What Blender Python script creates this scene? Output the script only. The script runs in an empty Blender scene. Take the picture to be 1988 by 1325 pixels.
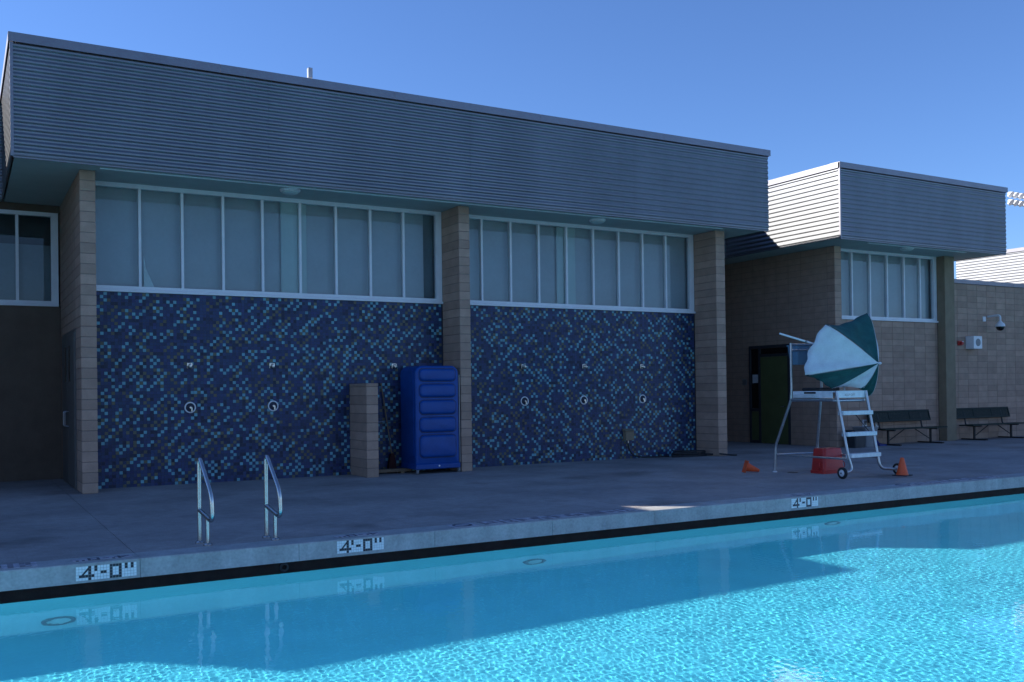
import bpy, bmesh, math, random
import numpy as np
from mathutils import Vector, Matrix

sc = bpy.context.scene
COL = sc.collection
rnd = random.Random(7)

# ------------------------------------------------------------------ camera
cam = bpy.data.cameras.new('camera')
cam_ob = bpy.data.objects.new('camera', cam)
COL.objects.link(cam_ob)
sc.camera = cam_ob
cam.sensor_width = 36
cam.lens = 36 * 1861.54 / 1988
cam.shift_y = 83 / 1988
cam.clip_end = 4000
yaw, pitch, roll = [math.radians(a) for a in (29.99672, 0.431397, -0.737872)]
fv = Vector((math.sin(yaw) * math.cos(pitch), math.cos(yaw) * math.cos(pitch), math.sin(pitch)))
rv = Vector((math.cos(yaw), -math.sin(yaw), 0))
uv = rv.cross(fv)
r2 = math.cos(roll) * rv + math.sin(roll) * uv
u2 = -math.sin(roll) * rv + math.cos(roll) * uv
cam_ob.matrix_world = Matrix(((r2.x, u2.x, -fv.x, 0), (r2.y, u2.y, -fv.y, 0), (r2.z, u2.z, -fv.z, 1.5), (0, 0, 0, 1)))

# ------------------------------------------------------------------ sky, sun, exposure
SUN_DIR = Vector((1.31, -1.075, -1.0))          # the way the light travels
world = bpy.data.worlds.new('World')
sc.world = world
world.use_nodes = True
wn = world.node_tree.nodes
sky = wn.new('ShaderNodeTexSky')
sky.sky_type = 'NISHITA'
sky.sun_disc = False
sky.sun_elevation = math.atan(1 / math.hypot(SUN_DIR.x, SUN_DIR.y))
sky.sun_rotation = math.atan2(-SUN_DIR.x, -SUN_DIR.y)
sky.air_density = 1.0
sky.dust_density = 0.0
sky.ozone_density = 10.0
sky.altitude = 0
grade = wn.new('ShaderNodeMix'); grade.data_type = 'RGBA'; grade.blend_type = 'MULTIPLY'; grade.inputs[0].default_value = 1.0
grade.inputs[7].default_value = (1.06, 0.955, 1.0, 1)       # the camera's slightly violet rendering of blue, even over the whole sky
world.node_tree.links.new(sky.outputs[0], grade.inputs[6])
world.node_tree.links.new(grade.outputs[2], wn['Background'].inputs[0])
wn['Background'].inputs[1].default_value = 0.088
sun = bpy.data.lights.new('sun', 'SUN')
sun.energy = 5.0
sun.angle = math.radians(0.5)
sun.color = (1.0, 0.95, 0.88)
sun_ob = bpy.data.objects.new('sun', sun)
COL.objects.link(sun_ob)
sun_ob.rotation_euler = SUN_DIR.to_track_quat('-Z', 'Y').to_euler()
sun_ob.location = (-30, 40, 30)
sun.cycles.is_caustics_light = True
sc.view_settings.view_transform = 'Standard'
sc.view_settings.look = 'None'
sc.view_settings.gamma = 1
sc.view_settings.exposure = 1.07
sc.view_settings.use_curve_mapping = False
sc.cycles.max_bounces = 10
sc.cycles.blur_glossy = 0
sc.cycles.transmission_bounces = 8
sc.cycles.transparent_max_bounces = 12
sc.cycles.sample_clamp_indirect = 6
sc.cycles.use_denoising = True

# ------------------------------------------------------------------ helpers
def tag(o, label=None, cat=None, group=None, kind=None):
    if label: o['label'] = label
    if cat: o['category'] = cat
    if group: o['group'] = group
    if kind: o['kind'] = kind
    return o

LOCAL = set()       # roots whose parts are modelled around their own origin
def thing(name, label, cat, loc=(0, 0, 0), group=None, rz=0, local=False):
    o = bpy.data.objects.new(name, None)
    o.empty_display_size = 0.1
    COL.objects.link(o)
    o.location = loc
    o.rotation_euler = (0, 0, rz)
    if local: LOCAL.add(o.name)
    return tag(o, label, cat, group)

class MB:
    def __init__(s):
        s.v = []; s.f = []; s.m = []
    def face(s, pts, mi=0):
        i = len(s.v); s.v += [tuple(p) for p in pts]; s.f.append(tuple(range(i, i + len(pts)))); s.m.append(mi)
        return s
    def box(s, x0, x1, y0, y1, z0, z1, mi=0):
        i = len(s.v)
        s.v += [(x, y, z) for x in (x0, x1) for y in (y0, y1) for z in (z0, z1)]
        for f in ((0, 1, 3, 2), (4, 6, 7, 5), (0, 4, 5, 1), (2, 3, 7, 6), (0, 2, 6, 4), (1, 5, 7, 3)):
            s.f.append(tuple(i + k for k in f)); s.m.append(mi)
        return s
    def cbox(s, x0, x1, y0, y1, z0, z1, c=0.005, mi=0):
        """box with chamfered edges"""
        X = (x0, x1); Y = (y0, y1); Z = (z0, z1)
        idx = {}
        for a in (0, 1):
            for b in (0, 1):
                for d in (0, 1):
                    sx = c if a == 0 else -c; sy = c if b == 0 else -c; sz = c if d == 0 else -c
                    for k, p in enumerate(((X[a], Y[b] + sy, Z[d] + sz), (X[a] + sx, Y[b], Z[d] + sz), (X[a] + sx, Y[b] + sy, Z[d]))):
                        idx[(a, b, d, k)] = len(s.v); s.v.append(p)
        def q(*ks):
            s.f.append(tuple(idx[k] for k in ks)); s.m.append(mi)
        q((0,0,0,0),(0,0,1,0),(0,1,1,0),(0,1,0,0)); q((1,0,0,0),(1,1,0,0),(1,1,1,0),(1,0,1,0))
        q((0,0,0,1),(1,0,0,1),(1,0,1,1),(0,0,1,1)); q((0,1,0,1),(0,1,1,1),(1,1,1,1),(1,1,0,1))
        q((0,0,0,2),(0,1,0,2),(1,1,0,2),(1,0,0,2)); q((0,0,1,2),(1,0,1,2),(1,1,1,2),(0,1,1,2))
        for a in (0, 1):
            for b in (0, 1):
                q((a,b,0,0),(a,b,1,0),(a,b,1,1),(a,b,0,1))
        for a in (0, 1):
            for d in (0, 1):
                q((a,0,d,0),(a,1,d,0),(a,1,d,2),(a,0,d,2))
        for b in (0, 1):
            for d in (0, 1):
                q((0,b,d,1),(1,b,d,1),(1,b,d,2),(0,b,d,2))
        for a in (0, 1):
            for b in (0, 1):
                for d in (0, 1):
                    q((a,b,d,0),(a,b,d,1),(a,b,d,2))
        return s
    def tube(s, pts, r, n=10, mi=0, caps=True, r_end=None):
        pts = [Vector(p) for p in pts]
        up = None; rings = []
        for i, p in enumerate(pts):
            if i == 0: t = pts[1] - p
            elif i == len(pts) - 1: t = p - pts[i - 1]
            else: t = (pts[i + 1] - p).normalized() + (p - pts[i - 1]).normalized()
            t.normalize()
            if up is None:
                up = Vector((0, 0, 1)) if abs(t.z) < 0.9 else Vector((1, 0, 0))
            a = (up - t * up.dot(t)).normalized(); up = a; b = t.cross(a)
            rr = r if r_end is None else r + (r_end - r) * i / (len(pts) - 1)
            rings.append(len(s.v))
            for k in range(n):
                an = 2 * math.pi * k / n
                s.v.append(tuple(p + a * (rr * math.cos(an)) + b * (rr * math.sin(an))))
        for i in range(len(pts) - 1):
            for k in range(n):
                k2 = (k + 1) % n
                s.f.append((rings[i] + k, rings[i] + k2, rings[i + 1] + k2, rings[i + 1] + k)); s.m.append(mi)
        if caps:
            s.f.append(tuple(rings[0] + k for k in reversed(range(n)))); s.m.append(mi)
            s.f.append(tuple(rings[-1] + k for k in range(n))); s.m.append(mi)
        return s
    def lathe(s, prof, c=(0, 0, 0), axis='Z', n=24, mi=0, hollow=False):
        """prof: list of (radius, height) along the axis"""
        rings = []
        if hollow: prof = list(prof) + [prof[0]]
        for (r, h) in prof:
            rings.append(len(s.v))
            for k in range(n):
                an = 2 * math.pi * k / n
                a, b = r * math.cos(an), r * math.sin(an)
                p = (a, b, h) if axis == 'Z' else ((h, a, b) if axis == 'X' else (b, h, a))
                s.v.append((p[0] + c[0], p[1] + c[1], p[2] + c[2]))
        for i in range(len(prof) - 1):
            for k in range(n):
                k2 = (k + 1) % n
                s.f.append((rings[i] + k, rings[i] + k2, rings[i + 1] + k2, rings[i + 1] + k)); s.m.append(mi)
        if not hollow:
            s.f.append(tuple(rings[0] + k for k in reversed(range(n)))); s.m.append(mi)
            s.f.append(tuple(rings[-1] + k for k in range(n))); s.m.append(mi)
        return s
    def prism(s, poly, axis, a0, a1, mi=0):
        """poly of 2D points extruded along axis from a0 to a1"""
        n = len(poly); i = len(s.v)
        for a in (a0, a1):
            for (p, q) in poly:
                s.v.append((a, p, q) if axis == 'X' else ((p, a, q) if axis == 'Y' else (p, q, a)))
        for k in range(n):
            k2 = (k + 1) % n
            s.f.append((i + k, i + k2, i + n + k2, i + n + k)); s.m.append(mi)
        s.f.append(tuple(i + k for k in reversed(range(n)))); s.m.append(mi)
        s.f.append(tuple(i + n + k for k in range(n))); s.m.append(mi)
        return s
    def mesh(s, name, mats, smooth=False, recalc=True):
        me = bpy.data.meshes.new(name)
        me.from_pydata(s.v, [], s.f)
        if not isinstance(mats, (list, tuple)): mats = [mats]
        for m in mats: me.materials.append(m)
        if len(mats) > 1: me.polygons.foreach_set('material_index', s.m)
        if recalc:
            bm = bmesh.new(); bm.from_mesh(me); bmesh.ops.recalc_face_normals(bm, faces=bm.faces[:]); bm.to_mesh(me); bm.free()
        if smooth:
            me.polygons.foreach_set('use_smooth', [True] * len(me.polygons))
            me.set_sharp_from_angle(angle=math.radians(38))
        return me
    def build(s, name, mats, parent=None, smooth=False, kind=None):
        return link(name, s.mesh(name, mats, smooth), parent, kind)

def link(name, me, parent=None, kind=None):
    o = bpy.data.objects.new(name, me)
    COL.objects.link(o)
    if parent is not None:
        o.parent = parent
        if parent.type == 'EMPTY' and parent.name not in LOCAL:
            o.matrix_parent_inverse = Matrix.Translation(-Vector(parent.location))   # built in world coordinates
    if kind: o['kind'] = kind
    return o

def fillet(pts, r, n=6):
    pts = [Vector(p) for p in pts]; out = [pts[0]]
    for i in range(1, len(pts) - 1):
        a, b, c = pts[i - 1], pts[i], pts[i + 1]
        d1 = (a - b); d2 = (c - b)
        rr = min(r, d1.length * 0.48, d2.length * 0.48)
        p0 = b + d1.normalized() * rr; p2 = b + d2.normalized() * rr
        for k in range(n + 1):
            t = k / n
            out.append(p0 * (1 - t) ** 2 + b * 2 * t * (1 - t) + p2 * t * t)
    out.append(pts[-1]); return out

MATS = {}
def mat(name, col, rough=0.6, metal=0.0, var=0.12, scale=6.0, bump=0.0, bscale=60.0, spec=0.5, stain=None, per_obj=0.0, attr=None, streak=None, grain=None):
    """procedural material: base colour, two noises for tone, optional stains, bump and per-object tone"""
    m = bpy.data.materials.new(name); m.use_nodes = True
    nt = m.node_tree; N = nt.nodes; L = nt.links
    b = N['Principled BSDF']
    b.inputs['Roughness'].default_value = rough
    b.inputs['Metallic'].default_value = metal
    b.inputs['Specular IOR Level'].default_value = spec
    geo = N.new('ShaderNodeNewGeometry')
    pos = geo.outputs['Position']
    def noise(sc_, det=4, vec=None):
        n = N.new('ShaderNodeTexNoise'); n.inputs['Scale'].default_value = sc_; n.inputs['Detail'].default_value = det
        L.new(vec or pos, n.inputs['Vector']); return n.outputs['Fac']
    if attr:
        a = N.new('ShaderNodeAttribute'); a.attribute_name = attr; cur = a.outputs['Color']
    else:
        rgb = N.new('ShaderNodeRGB'); rgb.outputs[0].default_value = (*col, 1); cur = rgb.outputs[0]
    def tone(cur, fac, lo, hi):
        mr = N.new('ShaderNodeMapRange'); mr.inputs['From Min'].default_value = 0.3; mr.inputs['From Max'].default_value = 0.7
        mr.inputs['To Min'].default_value = lo; mr.inputs['To Max'].default_value = hi; L.new(fac, mr.inputs['Value'])
        v = N.new('ShaderNodeVectorMath'); v.operation = 'SCALE'; L.new(cur, v.inputs[0]); L.new(mr.outputs[0], v.inputs['Scale'])
        return v.outputs[0]
    if var:
        cur = tone(cur, noise(scale), 1 - var, 1 + var)
        cur = tone(cur, noise(scale * 9, 3), 1 - var * 0.5, 1 + var * 0.5)
    if grain:
        cur = tone(cur, noise(grain[0], 2), 1 - grain[1], 1 + grain[1])
    if per_obj:
        oi = N.new('ShaderNodeObjectInfo')
        mr = N.new('ShaderNodeMapRange'); mr.inputs['To Min'].default_value = 1 - per_obj; mr.inputs['To Max'].default_value = 1 + per_obj
        L.new(oi.outputs['Random'], mr.inputs['Value'])
        v = N.new('ShaderNodeVectorMath'); v.operation = 'SCALE'; L.new(cur, v.inputs[0]); L.new(mr.outputs[0], v.inputs['Scale']); cur = v.outputs[0]
    if stain:
        s_scale, s_thr, s_mul = stain
        mr = N.new('ShaderNodeMapRange'); mr.inputs['From Min'].default_value = s_thr; mr.inputs['From Max'].default_value = s_thr + 0.12
        mr.inputs['To Min'].default_value = 1; mr.inputs['To Max'].default_value = s_mul
        L.new(noise(s_scale, 5), mr.inputs['Value'])
        v = N.new('ShaderNodeVectorMath'); v.operation = 'SCALE'; L.new(cur, v.inputs[0]); L.new(mr.outputs[0], v.inputs['Scale']); cur = v.outputs[0]
        rr = N.new('ShaderNodeMapRange'); rr.inputs['From Min'].default_value = s_thr; rr.inputs['From Max'].default_value = s_thr + 0.12
        rr.inputs['To Min'].default_value = rough; rr.inputs['To Max'].default_value = rough * 0.75
        L.new(noise(s_scale, 5), rr.inputs['Value']); L.new(rr.outputs[0], b.inputs['Roughness'])
    if streak:
        mp = N.new('ShaderNodeMapping'); mp.inputs['Scale'].default_value = (streak[0], streak[0], streak[1]); L.new(pos, mp.inputs['Vector'])
        cur = tone(cur, noise(1.0, 4, mp.outputs[0]), 1 - streak[2], 1 + streak[2])
    L.new(cur, b.inputs['Base Color'])
    if bump:
        bp = N.new('ShaderNodeBump'); bp.inputs['Strength'].default_value = bump; bp.inputs['Distance'].default_value = 0.01
        L.new(noise(bscale, 4), bp.inputs['Height']); L.new(bp.outputs[0], b.inputs['Normal'])
    MATS[name] = m
    return m

M_deck = mat('deck_concrete', (0.31, 0.28, 0.265), 0.8, var=0.20, scale=0.9, bump=0.25, bscale=90, stain=(0.7, 0.57, 0.60), per_obj=0.05, grain=(55, .16))
M_joint = mat('joint_filler', (0.19, 0.185, 0.18), 0.9)
M_coping = mat('coping_concrete', (0.37, 0.37, 0.36), 0.7, var=0.12, scale=3, bump=0.15, bscale=120, per_obj=0.04, streak=(5, 0.6, 0.14), grain=(40, .10))
M_ground = mat('low_bounce_ground', (0.055, 0.06, 0.05), 0.9, var=0.2, scale=0.3)  # unseen ground, made dark to cut light bounced onto the facade
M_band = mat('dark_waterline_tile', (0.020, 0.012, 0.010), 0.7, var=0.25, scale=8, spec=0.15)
M_plaster = mat('pool_plaster', (0.56, 0.77, 0.84), 0.8, var=0.04, scale=2)
M_block = mat('tan_block', (0.405, 0.275, 0.205), 0.9, var=0.10, scale=5, bump=0.5, bscale=140, per_obj=0.13)
M_mortar = mat('mortar', (0.21, 0.165, 0.135), 0.95, var=0.1)
M_brown = mat('brown_render', (0.125, 0.09, 0.065), 0.9, var=0.12, scale=4, bump=0.2, bscale=120)
M_olive = mat('olive_render', (0.24, 0.19, 0.125), 0.9, var=0.1, scale=4, bump=0.2, bscale=120)
M_fascia = mat('corrugated_aluminium', (0.225, 0.232, 0.245), 0.45, metal=0.85, var=0.05, scale=1.5, streak=(1.6, 0.12, 0.07))
M_cap = mat('cap_flashing', (0.23, 0.225, 0.25), 0.44, metal=0.8, var=0.06, scale=2)
M_soffit = mat('painted_soffit', (0.36, 0.40, 0.38), 0.8, var=0.05, scale=3)
M_roof = mat('roof_membrane', (0.45, 0.45, 0.44), 0.9)
M_white = mat('white_frame', (0.72, 0.74, 0.76), 0.4, var=0.05, scale=5)
M_shade = mat('shade_fabric', (0.43, 0.45, 0.48), 0.9, var=0.05, scale=2, bump=0.1, bscale=300)
M_shade2 = mat('grey_fabric_and_gap', (0.20, 0.23, 0.25), 0.9, var=0.08, scale=2)  # roller shade fabric, also the tone of the dim gap beside it
M_pale = mat('pale_glow_and_lens', (0.49, 0.57, 0.56), 0.8, var=0.03)  # tone of the soft interior glow, also the soffit lamp lenses
M_dark = mat('dark_interior', (0.07, 0.075, 0.08), 0.9)
M_grout = mat('dark_grout', (0.035, 0.04, 0.06), 0.9, var=0.2)
M_mosaic = mat('glazed_mosaic', (1, 1, 1), 0.38, var=0.05, scale=20, attr='tint', spec=0.3)
M_chrome = mat('brushed_steel', (0.50, 0.50, 0.49), 0.26, metal=1.0, var=0.06, scale=15)
M_alu = mat('aluminium_tube', (0.46, 0.48, 0.50), 0.38, metal=0.9, var=0.08, scale=20)
M_blue = mat('blue_plastic', (0.004, 0.060, 0.27), 0.42, spec=0.35, var=0.12, scale=5, stain=(6, 0.62, 0.8))
M_bluedark = mat('blue_plastic_seam', (0.006, 0.02, 0.09), 0.5)
M_rubber = mat('black_rubber', (0.02, 0.02, 0.022), 0.7, var=0.2)
M_greymetal = mat('grey_metal', (0.35, 0.36, 0.38), 0.4, metal=0.7)
M_wood = mat('weathered_wood', (0.20, 0.14, 0.09), 0.8, var=0.25, scale=12)
M_red = mat('red_plastic', (0.50, 0.028, 0.022), 0.45, var=0.12, scale=8)
M_orange = mat('orange_cone_plastic', (0.85, 0.11, 0.025), 0.5, var=0.12, scale=12)
M_green = mat('green_canvas', (0.012, 0.09, 0.085), 0.85, var=0.18, scale=6, bump=0.2, bscale=200)
M_canvas = mat('white_canvas', (0.62, 0.68, 0.68), 0.85, var=0.08, scale=5, bump=0.2, bscale=200, stain=(4, 0.62, 0.88))
M_step = mat('white_step', (0.72, 0.76, 0.77), 0.5, var=0.1, scale=14)
M_bench = mat('dark_green_coated_steel', (0.014, 0.024, 0.018), 0.6, spec=0.25, var=0.15, scale=10)
M_iron = mat('black_steel', (0.014, 0.012, 0.012), 0.5, var=0.2)
M_door = mat('green_door_paint', (0.11, 0.13, 0.05), 0.5, var=0.1, scale=3)
M_doorframe = mat('dark_door_frame', (0.035, 0.04, 0.045), 0.5)
M_broom = mat('dark_red_bristle', (0.045, 0.010, 0.010), 0.9)
M_paper = mat('paper', (0.6, 0.62, 0.62), 0.8)
M_greydoor = mat('grey_door_paint', (0.13, 0.12, 0.11), 0.5)
M_whiteplastic = mat('white_plastic', (0.74, 0.75, 0.76), 0.4, var=0.04)
M_domeglass = mat('smoked_dome', (0.012, 0.01, 0.01), 0.1)
M_tilewhite = mat('white_tile', (0.80, 0.82, 0.82), 0.3, var=0.08, scale=30)
M_tiledark = mat('black_tile', (0.015, 0.015, 0.03), 0.3, var=0.2)
M_wornwhite = mat('worn_pale_tile', (0.46, 0.44, 0.48), 0.6, var=0.3, scale=12)
M_worngrey = mat('worn_grey_tile', (0.22, 0.20, 0.22), 0.7, var=0.3, scale=12)
M_worndark = mat('worn_dark_tile', (0.07, 0.07, 0.10), 0.6, var=0.3, scale=12)
M_bluepl = mat('blue_dustpan_plastic', (0.01, 0.03, 0.22), 0.5)
M_yellow = mat('ochre_wood', (0.28, 0.17, 0.05), 0.7)
M_bin = mat('grey_bin_plastic', (0.20, 0.21, 0.22), 0.5)
M_bindark = mat('dark_bin_plastic', (0.035, 0.04, 0.045), 0.5)

def glass_mat(name, tint, rough=0.02, ior=1.5):
    m = bpy.data.materials.new(name); m.use_nodes = True
    nt = m.node_tree; N = nt.nodes; L = nt.links
    N.remove(N['Principled BSDF'])
    tr = N.new('ShaderNodeBsdfTransparent'); tr.inputs[0].default_value = (*tint, 1)
    gl = N.new('ShaderNodeBsdfGlossy'); gl.inputs['Roughness'].default_value = rough
    fr = N.new('ShaderNodeFresnel'); fr.inputs[0].default_value = ior
    mx = N.new('ShaderNodeMixShader')
    L.new(fr.outputs[0], mx.inputs[0]); L.new(tr.outputs[0], mx.inputs[1]); L.new(gl.outputs[0], mx.inputs[2])
    L.new(mx.outputs[0], N['Material Output'].inputs[0])
    return m
M_glass = glass_mat('window_glass', (0.84, 0.92, 0.93))
M_tub = mat('translucent_blue_tub', (0.16, 0.36, 0.50), 0.4, var=0.05)
M_tub.node_tree.nodes['Principled BSDF'].inputs['Alpha'].default_value = 0.55

M_water = bpy.data.materials.new('pool_water'); M_water.use_nodes = True
wb = M_water.node_tree.nodes['Principled BSDF']
wb.inputs['Base Color'].default_value = (0.19, 0.86, 1.0, 1)
wb.inputs['Roughness'].default_value = 0.0
wb.inputs['IOR'].default_value = 1.333
wb.inputs['Transmission Weight'].default_value = 1.0

# ------------------------------------------------------------------ the pool
WZ = -0.286; FZ = -1.50; PX0, PX1, PY0, PY1 = -25.0, 45.0, 1.2, 9.418
R = 1500.0
g = MB()
o_ = [(-R, -R), (R, -R), (R, R), (-R, R)]; i_ = [(PX0 - .5, PY0 - .5), (PX1 + .5, PY0 - .5), (PX1 + .5, PY1 + .5), (PX0 - .5, PY1 + .5)]
for k in range(4):
    k2 = (k + 1) % 4
    g.face([(*o_[k], -0.06), (*o_[k2], -0.06), (*i_[k2], -0.06), (*i_[k], -0.06)])
tag(g.build('ground', M_ground), kind='structure')
# near side deck on which the photographer stands
g = MB(); g.box(PX0, PX1, -2.5, PY0, -1.0, 0.0)
tag(g.build('near_deck', M_deck), kind='structure')
g = MB()
g.face([(PX0, PY0, FZ), (PX1, PY0, FZ), (PX1, PY1 + .04, FZ), (PX0, PY1 + .04, FZ)])
pf = tag(g.build('pool_floor', M_plaster), kind='structure'); pf.cycles.is_caustics_receiver = True
g = MB()
g.face([(PX0, PY1 + .035, FZ), (PX1, PY1 + .035, FZ), (PX1, PY1 + .035, WZ - .02), (PX0, PY1 + .035, WZ - .02)])
g.face([(PX0, PY0 - .01, FZ), (PX1, PY0 - .01, FZ), (PX1, PY0 - .01, 0), (PX0, PY0 - .01, 0)])
g.face([(PX0, PY0, FZ), (PX0, PY1, FZ), (PX0, PY1, 0), (PX0, PY0, 0)])
g.face([(PX1, PY0, FZ), (PX1, PY1, FZ), (PX1, PY1, 0), (PX1, PY0, 0)])
pw = tag(g.build('pool_wall', M_plaster), kind='structure'); pw.cycles.is_caustics_receiver = True
# dark band between coping and water
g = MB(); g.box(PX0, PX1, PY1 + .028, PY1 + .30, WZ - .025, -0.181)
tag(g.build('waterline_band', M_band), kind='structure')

# water sheet with real ripples
def water():
    xs = np.concatenate([np.arange(PX0, -1.6, .5), np.arange(-1.6, 9, .0105), np.arange(9, 18.5, .024), np.arange(18.5, PX1 + .3, .5)])
    ys = np.concatenate([np.arange(PY0 - .01, 2.6, .1), np.arange(2.6, PY1 + .02, .0105), [PY1 + .029]])
    X, Y = np.meshgrid(xs, ys, indexing='ij'); Z = np.zeros_like(X)
    rng = np.random.default_rng(5)
    for i in range(90):
        lam = math.exp(rng.uniform(math.log(.036), math.log(.105))); k = 2 * math.pi / lam
        a = rng.uniform(0, 2 * math.pi)
        A = 0.0018 / k * rng.uniform(.4, 1.0)
        Z += A * np.sin(k * (X * math.cos(a) + Y * math.sin(a)) + rng.uniform(0, 6.28))
    for i in range(8):
        lam = rng.uniform(.6, 2.2); k = 2 * math.pi / lam; a = rng.uniform(0, 2 * math.pi)
        Z += 0.0012 / k * np.sin(k * (X * math.cos(a) + Y * math.sin(a)) + rng.uniform(0, 6.28))
    fade = np.clip((X + 1.6) / .6, 0, 1) * np.clip((18.5 - X) / 3, 0, 1) * np.clip((Y - 2.6) / .4, 0, 1)
    Z = Z * fade + WZ
    nx, ny = X.shape
    v = np.stack([X, Y, Z], -1).reshape(-1, 3).astype(np.float32)
    idx = np.arange(nx * ny).reshape(nx, ny)
    f = np.stack([idx[:-1, :-1], idx[1:, :-1], idx[1:, 1:], idx[:-1, 1:]], -1).reshape(-1, 4)
    me = bpy.data.meshes.new('pool_water')
    me.vertices.add(len(v)); me.vertices.foreach_set('co', v.ravel())
    me.loops.add(f.size); me.loops.foreach_set('vertex_index', f.ravel().astype(np.int32))
    me.polygons.add(len(f)); me.polygons.foreach_set('loop_start', (np.arange(len(f)) * 4).astype(np.int32))
    me.polygons.foreach_set('use_smooth', np.ones(len(f), bool))
    me.update(calc_edges=True); me.validate()
    me.materials.append(M_water)
    o = link('pool_water', me, kind='structure')
    o.cycles.is_caustics_caster = True
water()

# coping: one block every 1.5 m, vertical face to the pool
edge = MB().box(PX0, PX1, PY1 + .06, PY1 + .33, -0.178, -0.02).build('pool_edge', M_joint)
tag(edge, kind='structure')
r_ = 0.014
poly = [(PY1 + .345, -0.178), (PY1 + .345, 0), (PY1 + r_, 0), (PY1 + r_ * .3, -r_ * .3), (PY1, -r_), (PY1, -0.178)]
cop = MB().prism(poly, 'X', 0.0, 1.499).mesh('coping_block', M_coping)
for k in range(-16, 29):
    o = link('coping_block', cop, edge); o.location = (1.445 + 1.503 * k, 0, 0)

# deck slabs
deck = MB().box(-40, 70, PY1 + .33, 60, -0.12, -0.018).build('pool_deck', M_joint)
tag(deck, kind='structure')
DX, DY, Y0 = 3.006, 2.45, PY1 + .352
slab = MB().cbox(0, DX - .005, 0, DY - .005, -0.03, 0.0, .003).mesh('slab', M_deck)
for i in range(-4, 14):
    for j in range(0, 5):
        o = link('slab', slab, deck); o.location = (1.445 + DX * i, Y0 + DY * j, 0)
g = MB()
g.box(-40, 1.445 - 4 * DX - .008, Y0, 40, -.03, 0); g.box(1.445 + 14 * DX, 70, Y0, 40, -.03, 0); g.box(1.445 - 4 * DX, 1.445 + 14 * DX - .008, Y0 + 5 * DY, 40, -.03, 0)
g.build('outer_slab', M_deck, deck)

# ------------------------------------------------------------------ building kit
ZS, ZT = 5.0, 6.77           # soffit and parapet top
PITCH = 0.1085
def corr_profile(z0, z1):
    pts = []; z = z1
    while z > z0 + 1e-4:
        d = min(PITCH, z - z0); q = d / PITCH
        for a, off in ((0.0, .004), (.33 * q, .023), (.57 * q, .023), (.78 * q, .004)):
            pts.append((off, z - a * PITCH))
        z -= d
    pts.append((.004, z0)); return pts
def corrugated(parent, p0, p1, nrm, z0, z1, panel=3.7, name='siding_panel'):
    """wall of ribbed panels from p0 to p1 (xy), outward normal nrm"""
    p0 = Vector((*p0, 0)); p1 = Vector((*p1, 0)); n = Vector((*nrm, 0)); L_ = (p1 - p0).length; d = (p1 - p0) / L_
    k = max(1, round(L_ / panel)); prof = corr_profile(z0, z1)
    for i in range(k):
        a = p0 + d * (L_ * i / k + (.0015 if i else 0)); b = p0 + d * (L_ * (i + 1) / k - (.0015 if i < k - 1 else 0))
        m_ = MB()
        for (o1, za), (o2, zb) in zip(prof[:-1], prof[1:]):
            q = [a + n * o1, b + n * o1, b + n * o2, a + n * o2]
            m_.face([(q[0].x, q[0].y, za), (q[1].x, q[1].y, za), (q[2].x, q[2].y, zb), (q[3].x, q[3].y, zb)])
        for e in (a, b):      # closing end caps so the ribs show in silhouette
            m_.face([(e.x + n.x * o1, e.y + n.y * o1, z) for o1, z in prof] + [(e.x - n.x * .02, e.y - n.y * .02, z0), (e.x - n.x * .02, e.y - n.y * .02, z1)])
        me = m_.mesh(name, M_fascia)
        link(name, me, parent)
def cap_flash(parent, p0, p1, nrm, z1, seg=3.0, h=.135):
    p0 = Vector((*p0, 0)); p1 = Vector((*p1, 0)); n = Vector((*nrm, 0)); L_ = (p1 - p0).length; d = (p1 - p0) / L_
    k = max(1, round(L_ / seg))
    for i in range(k):
        a = p0 + d * (L_ * i / k + (.002 if i else 0)); b = p0 + d * (L_ * (i + 1) / k - (.002 if i < k - 1 else 0))
        prof = [(.052, z1 - h), (.052, z1), (-.25, z1 + .01), (-.25, z1 - .05), (.046, z1 - .008), (.046, z1 - h)]
        m_ = MB(); nn = len(prof); i0 = 0
        for e in (a, b):
            for o1, z in prof: m_.v.append((e.x + n.x * o1, e.y + n.y * o1, z))
        for q in range(nn):
            q2 = (q + 1) % nn; m_.f.append((q, q2, nn + q2, nn + q)); m_.m.append(0)
        m_.f.append(tuple(range(nn))); m_.m.append(0); m_.f.append(tuple(range(nn, 2 * nn))); m_.m.append(0)
        m_.build('parapet_cap', M_cap, parent)

def roof_volume(root, x0, x1, y0, y1, sides='FLR'):
    """overhanging metal box: ribbed fascia, cap flashing, soffit, roof"""
    zc = ZT - .125
    if 'F' in sides:
        corrugated(root, (x0, y0), (x1, y0), (0, -1), ZS - .012, zc); cap_flash(root, (x0 - .05, y0), (x1 + .05, y0), (0, -1), ZT)
    if 'L' in sides:
        corrugated(root, (x0, y1), (x0, y0), (-1, 0), ZS - .012, zc); cap_flash(root, (x0, y1), (x0, y0), (-1, 0), ZT)
    if 'R' in sides:
        corrugated(root, (x1, y0), (x1, y1), (1, 0), ZS - .012, zc); cap_flash(root, (x1, y0), (x1, y1), (1, 0), ZT)
    if 'L' in sides: MB().box(x0 - .031, x0 + .012, y0 - .031, y0 + .012, ZS - .014, zc - .002).build('corner_trim', M_cap, root)
    MB().box(x0 + .03, x1 - .03, y0 + .03, y1, ZT - .16, ZT - .10).build('roof', M_roof, root)
    MB().box(x0 + .025, x1 - .025, y0 + .025, y1, ZS, ZS + .05).build('soffit', M_soffit, root)
    MB().box(x0 + .004, x1 - .004, y0 + .002, y0 + .024, ZS - .03, ZS + .06).build('drip_edge', M_cap, root)
    MB().box(x0 + .15, x1 - .15, y1 - .25, y1 - .02, ZS + .06, ZT - .17).build('back_parapet', M_roof, root)

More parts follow.
